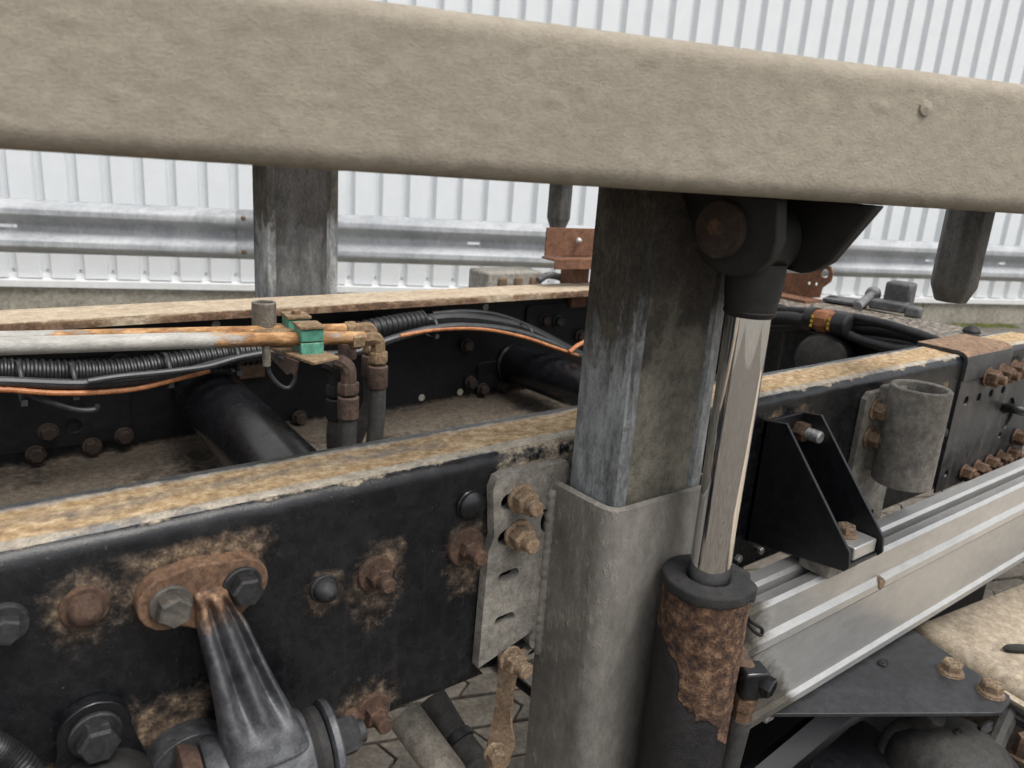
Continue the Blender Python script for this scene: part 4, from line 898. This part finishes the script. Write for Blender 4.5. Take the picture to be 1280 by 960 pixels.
for (u, v, yy, w_, lab, k) in ((386, 424, YH, .031, 'front green plastic pipe clamp with rusty top strip', 0), (370, 411, YH + .05, .030, 'rear green plastic pipe clamp with bolt on top', 1)):
    p_ = Yp(u, v, yy); t = thing('pipe_clamp', p_ - Vector((0, 0, .02)), lab, 'clamp', 'green pipe clamps')
    R3 = Matrix.Rotation(-.12, 3, 'Z')
    m = MB(); m.box(p_ + Vector((0, 0, -.0095)), (w_, .036, .0165), R3); m.build('clamp_half', M['green'], t, bevel=.0012)
    m = MB(); m.box(p_ + Vector((0, 0, .0085)), (w_, .036, .0165), R3); m.build('clamp_half', M['green'], t, bevel=.0012)
    m = MB(); m.box(p_ + Vector((0, 0, .0195)), (w_ + .003, .040, .004), R3); m.build('top_strip', M['fitting'], t, bevel=.0008)
    if k: hexbolt(t, p_ + Vector((0, 0, .0215)), (0, 0, 1), .0065, .006, M['fitting'])
# fittings: couplings, elbows, ferrules, hoses
def hosedrop(u, v, y, lab, ytop, u2, tail, mm='fitting', hm='hose'):
    """elbow at (u,v) turning down into a crimped hose"""
    p_ = Yp(u, v, y); t = thing('hose_coupling', p_ - Vector((0, 0, .08)), lab, 'coupling', 'hydraulic couplings')
    hexbolt(t, p_ - Vector((.040, 0, 0)), (1, 0, 0), .0135, .018, M[mm], name='union_nut')
    m = MB(); m.tube([p_ - Vector((.020, 0, 0)), p_ - Vector((.004, 0, 0)), p_ + Vector((.003, 0, -.006)), p_ + Vector((.004, 0, -.022))], .0105, 8, seg=4); m.build('elbow', M[mm], t, ang=25, bevel=.001)
    hexbolt(t, p_ + Vector((.004, 0, -.020)), (0, 0, -1), .0142, .018, M[mm], name='swivel_nut')
    m = MB(); m.lathe(p_ + Vector((.004, 0, -.040)), (0, 0, -1), [(0, .0125), (.002, .0148), (.032, .0148), (.034, .0138)], 24); m.build('ferrule', M['ferrule'], t)
    m = MB(); q_ = p_ + Vector((.004, 0, -.070)); m.tube([q_, q_ + Vector((0, 0, -.05)), q_ + Vector(tail) * .5 + Vector((0, 0, -.12)), q_ + Vector(tail) + Vector((0, 0, -.26))], .0125, 16); m.build('hose', M[hm], t)
hosedrop(470, 423, YH, 'tan rusty elbow coupling with hose at the end of the front pipe', 0, 0, (-.01, .0, 0))
hosedrop(462, 411, YH + .05, 'tan rusty elbow coupling behind, at the end of the rear pipe', 0, 0, (-.05, .02, 0))
m = MB()
def lowhose(u, v, y, lab, tail, mm):
    p_ = Yp(u, v, y); t = thing('hose_coupling', p_ - Vector((0, 0, .08)), lab, 'coupling', 'hydraulic couplings')
    m = MB(); m.tube([p_ + Vector((-.016, .010, .008)), p_ + Vector((-.008, .004, .006)), p_ + Vector((0, 0, -.004)), p_ + Vector((.001, 0, -.026))], .0112, 10, seg=4); m.build('elbow', M[mm], t, ang=30)
    hexbolt(t, p_ + Vector((.001, 0, -.024)), (0, 0, -1), .0155, .018, M[mm], name='swivel_nut')
    m = MB(); m.lathe(p_ + Vector((.001, 0, -.044)), (0, 0, -1), [(0, .0135), (.002, .0155), (.032, .0155), (.034, .014)], 24); m.build('ferrule', M[mm], t)
    m = MB(); q_ = p_ + Vector((.001, 0, -.074)); m.tube([q_, q_ + Vector((0, 0, -.06)), q_ + Vector(tail) + Vector((0, 0, -.26))], .0130, 16); m.build('hose', M['hose'], t)
lowhose(435, 458, YH, 'brown rusty elbow coupling with hose below the carrier plate', (.006, 0, 0), 'ferrule')
lowhose(420, 462, YH + .06, 'black shaded elbow coupling with hose behind the brown one', (.03, 0, 0), 'grease')
m = MB(); p_ = Yp(434, 439, YH + .04); m.cyl(p_ - Vector((0, 0, .012)), p_ + Vector((0, 0, .014)), .0135, n=20, bev=.002); m.build('valve_body', M['ferrule'], label='small brown valve body under the tan pipe ends', cat='valve')
m = MB(); m.tube([Yp(334, 452, YH), Yp(338, 468, YH), Yp(350, 482, YH - .004), Yp(362, 484, YH - .006), Yp(369, 471, YH - .004), Yp(362, 454, YH), Yp(345, 444, YH + .01)], .0028, 8); m.build('wire_loop', M['greycable'], label='thin grey wire loop hanging under the pipe carrier', cat='wire')

# cables along the far rail
YC = .70
def cable(pix, r, y, mm, lab, name='cable', cat='cable', seg=8, n=10, rf=None):
    m = MB(); m.tube([Yp(u, v, y) if len(t_) == 0 else Yp(u, v, t_[0]) for u, v, *t_ in pix], r, n, seg=seg, rf=rf); return m.build(name, M[mm], label=lab, cat=cat)
cable([(-120, 468), (-50, 466), (0, 465), (80, 467), (150, 465), (220, 455), (280, 445), (340, 438), (410, 424), (480, 409), (530, 401)], .021, YC + .02, 'cable', 'thick black corrugated conduit sagging along the far rail', 'conduit', 'conduit', seg=34, n=16, rf=lambda i: .0215 if (i // 2) % 2 else .0188)
cable([(525, 402), (560, 398), (600, 400), (650, 410), (690, 428), (740, 452)], .013, YC + .02, 'cable', 'black sleeve continuing from the conduit end towards the thin cross tube')
cable([(540, 393), (580, 390), (620, 394), (660, 408), (700, 428), (745, 452)], .0065, YC + .05, 'cable', 'thin black cable arching above the sleeve along far rail')
cable([(-120, 477), (0, 477), (90, 480), (150, 477), (220, 468), (290, 450), (345, 443), (400, 444), (445, 440), (490, 424), (535, 412), (580, 408), (640, 414), (690, 430), (745, 456)], .0078, YC - .025, 'greycable', 'dark grey cable tied beneath the corrugated conduit')
cable([(110, 477), (150, 471), (210, 465), (260, 458), (300, 447), (350, 438)], .0055, YC - .04, 'greycable', 'short dark grey cable branching over the tied cable')
cable([(-120, 486), (0, 487), (60, 491), (110, 491), (170, 486), (220, 474), (262, 463)], .0042, YC - .03, 'orange', 'orange cable hanging under the conduit beside the thick cross tube')
cable([(500, 420), (545, 412), (600, 411), (650, 420), (690, 433), (722, 444)], .0040, YC - .03, 'orange', 'orange cable arching towards the thin cross tube')
cable([(712, 440), (722, 432), (738, 424)], .005, YC - .04, 'orange', 'short orange cable end looping up behind the near lift post')
cable([(30, 492), (60, 502), (95, 512), (118, 512), (123, 505)], .0045, YC - .02, 'greycable', 'loose grey cable tail hooked below the orange cable')
def tie(u, v, y, h, lab):
    p_ = Yp(u, v, y); m = MB(); n = 20; vs = []; fs = []
    for x in (-.003, .003):
        for k in range(n):
            a = 2 * PI * k / n; vs.append(p_ + Vector((x, math.cos(a) * .030, math.sin(a) * h)))
    for k in range(n): fs.append((k, (k + 1) % n, n + (k + 1) % n, n + k))
    m.add(vs, fs); m.box(p_ + Vector((0, -.026, -h + .006)), (.008, .008, .008)); o = m.build('cable_tie', M['greycable'], label=lab, cat='cable tie', group='cable ties'); so = o.modifiers.new('thickness', 'SOLIDIFY'); so.thickness = .0016
for u, v, h, lab in ((25, 477, .031, 'long-tailed black cable tie round conduit and orange cable'), (90, 474, .026, 'black cable tie round the conduit above the loose grey cable tail'), (207, 461, .026, 'black cable tie round the conduit where the orange cable ends'),
                     (292, 447, .026, 'black cable tie round the conduit just before the pipe carrier'), (537, 407, .022, 'black cable tie at the far end of the corrugated conduit'), (655, 414, .017, 'small black cable tie holding the orange cable near the thin cross tube')):
    tie(u, v, YC, h, lab)
# harness in front of the end crossmember
XC = 1.62
for i, (pix, r, lab) in enumerate([
    ([(950, 398), (985, 398), (1010, 402)], .017, 'thick black harness sleeve entering the brown connector'),
    ([(950, 386), (985, 388), (1050, 394), (1110, 406), (1165, 424)], .010, 'upper black harness cable under the end crossmember'),
    ([(1050, 408), (1090, 410), (1130, 416), (1172, 432)], .016, 'thick black harness cable leaving the brown connector'),
    ([(1015, 416), (1050, 416), (1080, 426), (1120, 436), (1160, 438)], .011, 'lower black harness cable drooping below the connector'),
    ([(1060, 402), (1100, 405), (1140, 414), (1180, 428)], .008, 'thin black cable lying on the thick harness'),
    ([(1065, 420), (1100, 424), (1140, 430), (1175, 436)], .010, 'black cable beneath the thick harness cable'),
    ([(950, 408), (985, 408), (1008, 406)], .010, 'thin black cable beneath the harness sleeve')]):
    m = MB(); m.tube([Xp(u, v, XC + .012 * (i % 3)) for u, v in pix], r, 12); m.build('harness_cable', M['cable'], label=lab, cat='cable')
cn = thing('connector', Xp(1032, 408, XC), 'brown plastic connector with yellow seals in the black harness', 'connector')
ca, cb = Xp(1010, 398, XC - .005), Xp(1052, 405, XC - .005); dv = (cb - ca)
m = MB(); m.lathe(ca, dv, [(0, .026), (.004, .028), (dv.length * .25, .028), (dv.length * .25 + .001, .0)], 20); m.build('sleeve', M['cable'], cn)
for k in (-1, 0, 1): m = MB(); m.box(ca + dv * .30 + Vector((-.0255, 0, .010 * k)), (.003, .005, .006)); m.build('seal', M['yellow'], cn)
m = MB(); m.lathe(ca + dv * .25, dv, [(0, .024), (dv.length * .13, .0245), (dv.length * .15, .027), (dv.length * .42, .027), (dv.length * .44, .0245), (dv.length * .60, .024)], 10); m.build('connector_body', M['brownplug'], cn, ang=25)
for k in (-1, 0, 1): m = MB(); m.box(ca + dv * .80 + Vector((-.0255, 0, .010 * k)), (.003, .005, .006)); m.build('seal', M['yellow'], cn)
m = MB(); m.lathe(ca + dv * .85, dv, [(0, .027), (.03, .027), (.034, .02)], 20); m.build('sleeve', M['cable'], cn)
m = MB(); p_ = Xp(1032, 452, 1.60); m.lathe(p_ + Vector((.10, .05, 0)), (-1, -.4, 0), [(0, .060), (.10, .060), (.12, .055), (.125, .03), (.126, 0)], 36); m.build('air_tank', M['tank'], label='dull black cylinder end below the harness between the rails', cat='tank')
m = MB(); m.tube([Yp(1252, 512, .01), Yp(1262, 510, -.02), Yp(1290, 517, -.05), Yp(1330, 530, -.05)], .0095, 12); m.build('cable', M['cable'], label='black cable coming out of the round hole in the doubler plate', cat='cable')

# ------------------------------------------------------------------ small hardware on the tail and far rail
rb = thing('rust_bracket', Yp(715, 335, .80), 'brown rusty folded bracket with bolt standing on the far rail', 'bracket')
x0 = 1.22; q0 = Yp(690, 322, .80); q1 = Yp(745, 330, .80); zt = Yp(690, 286, .80).z
m = MB(); m.box((q0.x + .11, .815, (zt + q0.z) / 2), (.22, .006, zt - q0.z), Matrix.Rotation(-.12, 3, 'Z')); m.build('bracket_face', M['brownbox'], rb, bevel=.001)
m = MB(); m.box((q0.x + .115, .795, q0.z - .004), (.24, .055, .005), Matrix.Rotation(-.12, 3, 'Z')); m.box((q0.x + .115, .77, q0.z - .014), (.24, .005, .022), Matrix.Rotation(-.12, 3, 'Z')); m.build('bracket_foot', M['brownbox'], rb, bevel=.001)
m = MB(); m.box((q0.x + .13, .86, .968), (.05, .05, (q0.z - .95) * 2)); m.build('bracket_leg', M['brownbox'], rb)
hexbolt(rb, Yp(723, 301, .805), OUT, .008, .009, M['zinc'], dome=1)
rp = thing('perforated_plate', Xp(1005, 372, 1.80), 'rusty perforated angle plate with round ear on the end crossmember', 'plate')
def xz(u, v): q_ = Xp(u, v, 1.80); return (q_.y, q_.z)
hl = [circ(*xz(1031, 342), .011, 16), circ(*xz(1011, 354), .0045, 10), circ(*xz(1020, 355), .0045, 10)]
ol = [xz(960, 372), xz(1024, 372), xz(1027, 360), xz(1038, 352)] + [xz(1041, 342), xz(1038, 333), xz(1029, 331), xz(1020, 337), xz(1008, 342), xz(960, 340)]
m = MB(); m.plate([(a, b) for a, b in ol], hl, (1.80, 0, 0), (0, 1, 0), (0, 0, 1), .005); m.build('plate_face', M['brownbox'], rp)
m = MB(); g0, g1 = Xp(960, 373, 1.80), Xp(1026, 373, 1.80); m.box(((1.77), (g0.y + g1.y) / 2, .950), (.07, abs(g0.y - g1.y), .006)); m.build('plate_foot', M['brownbox'], rp)
lv = thing('ball_lever', Zp(1072, 384, .95), 'grey ball-ended lever rod on the end crossmember', 'lever')
la, lb = Zp(1072, 383, .955), Xp(1092, 367, 1.9)
m = MB(); m.tube([la, (la + lb) / 2, lb], .011, 12); m.build('rod', M['grey'], lv)
m = MB(); m.lathe(lb - (lb - la).normalized() * .02, lb - la, [(0, .010), (.006, .017), (.018, .019), (.030, .015), (.036, .006), (.037, 0)], 18); m.build('ball_end', M['grey'], lv)
sx = thing('socket_box', Zp(1115, 392, .948), 'dark grey hinged socket box on the end crossmember', 'socket')
pcn = Zp(1118, 389, .948)
R4 = Matrix.Rotation(.25, 3, 'Z')
m = MB(); m.box(pcn + Vector((.03, .01, .034)), (.06, .06, .068), R4); m.build('box_body', M['grey2'], sx, bevel=.006)
m = MB(); m.box(pcn + Vector((-.02, .005, .014)), (.055, .08, .022), R4); m.build('box_step', M['grey2'], sx, bevel=.004)
m = MB(); m.box(pcn + Vector((-.02, -.055, .010)), (.035, .035, .026), R4); m.build('hinge', M['grey2'], sx, bevel=.006)
m = MB(); m.box(pcn + Vector((-.02, .11, .006)), (.09, .10, .008), R4); m.build('flange', M['grey2'], sx, bevel=.002)
bx = thing('junction_box', Yp(640, 357, .98), 'pale dirty box with brown fittings standing behind the far rail', 'box')
a, b_ = Yp(612, 358, .95), Yp(680, 353, .95); ztop = Yp(600, 342, .95).z
m = MB(); m.box(((a.x + b_.x) / 2, 1.0, (ztop + .90) / 2), (b_.x - a.x, .09, ztop - .90)); m.build('box_body', M['whitecrate'], bx, bevel=.006)
for k in range(3): m = MB(); m.box((a.x + .04 + .05 * k, .952, ztop - .028), (.024, .012, .03)); m.build('fitting', M['tanbolt'], bx, bevel=.004)
m = MB(); m.box(((a.x + b_.x) / 2, 1.0, .45), (.05, .05, .90)); m.build('support_post', M['grease'], bx)
m = MB(); c = Yp(688, 350, .90); m.tube([c + Vector((-.04, 0, 0)), c + Vector((-.01, 0, .012)), c + Vector((.03, 0, .006)), c + Vector((.06, 0, -.01))], .009, 10); m.build('hose_stub', M['grey'], label='grey hose stub lying beside the pale junction box', cat='hose')
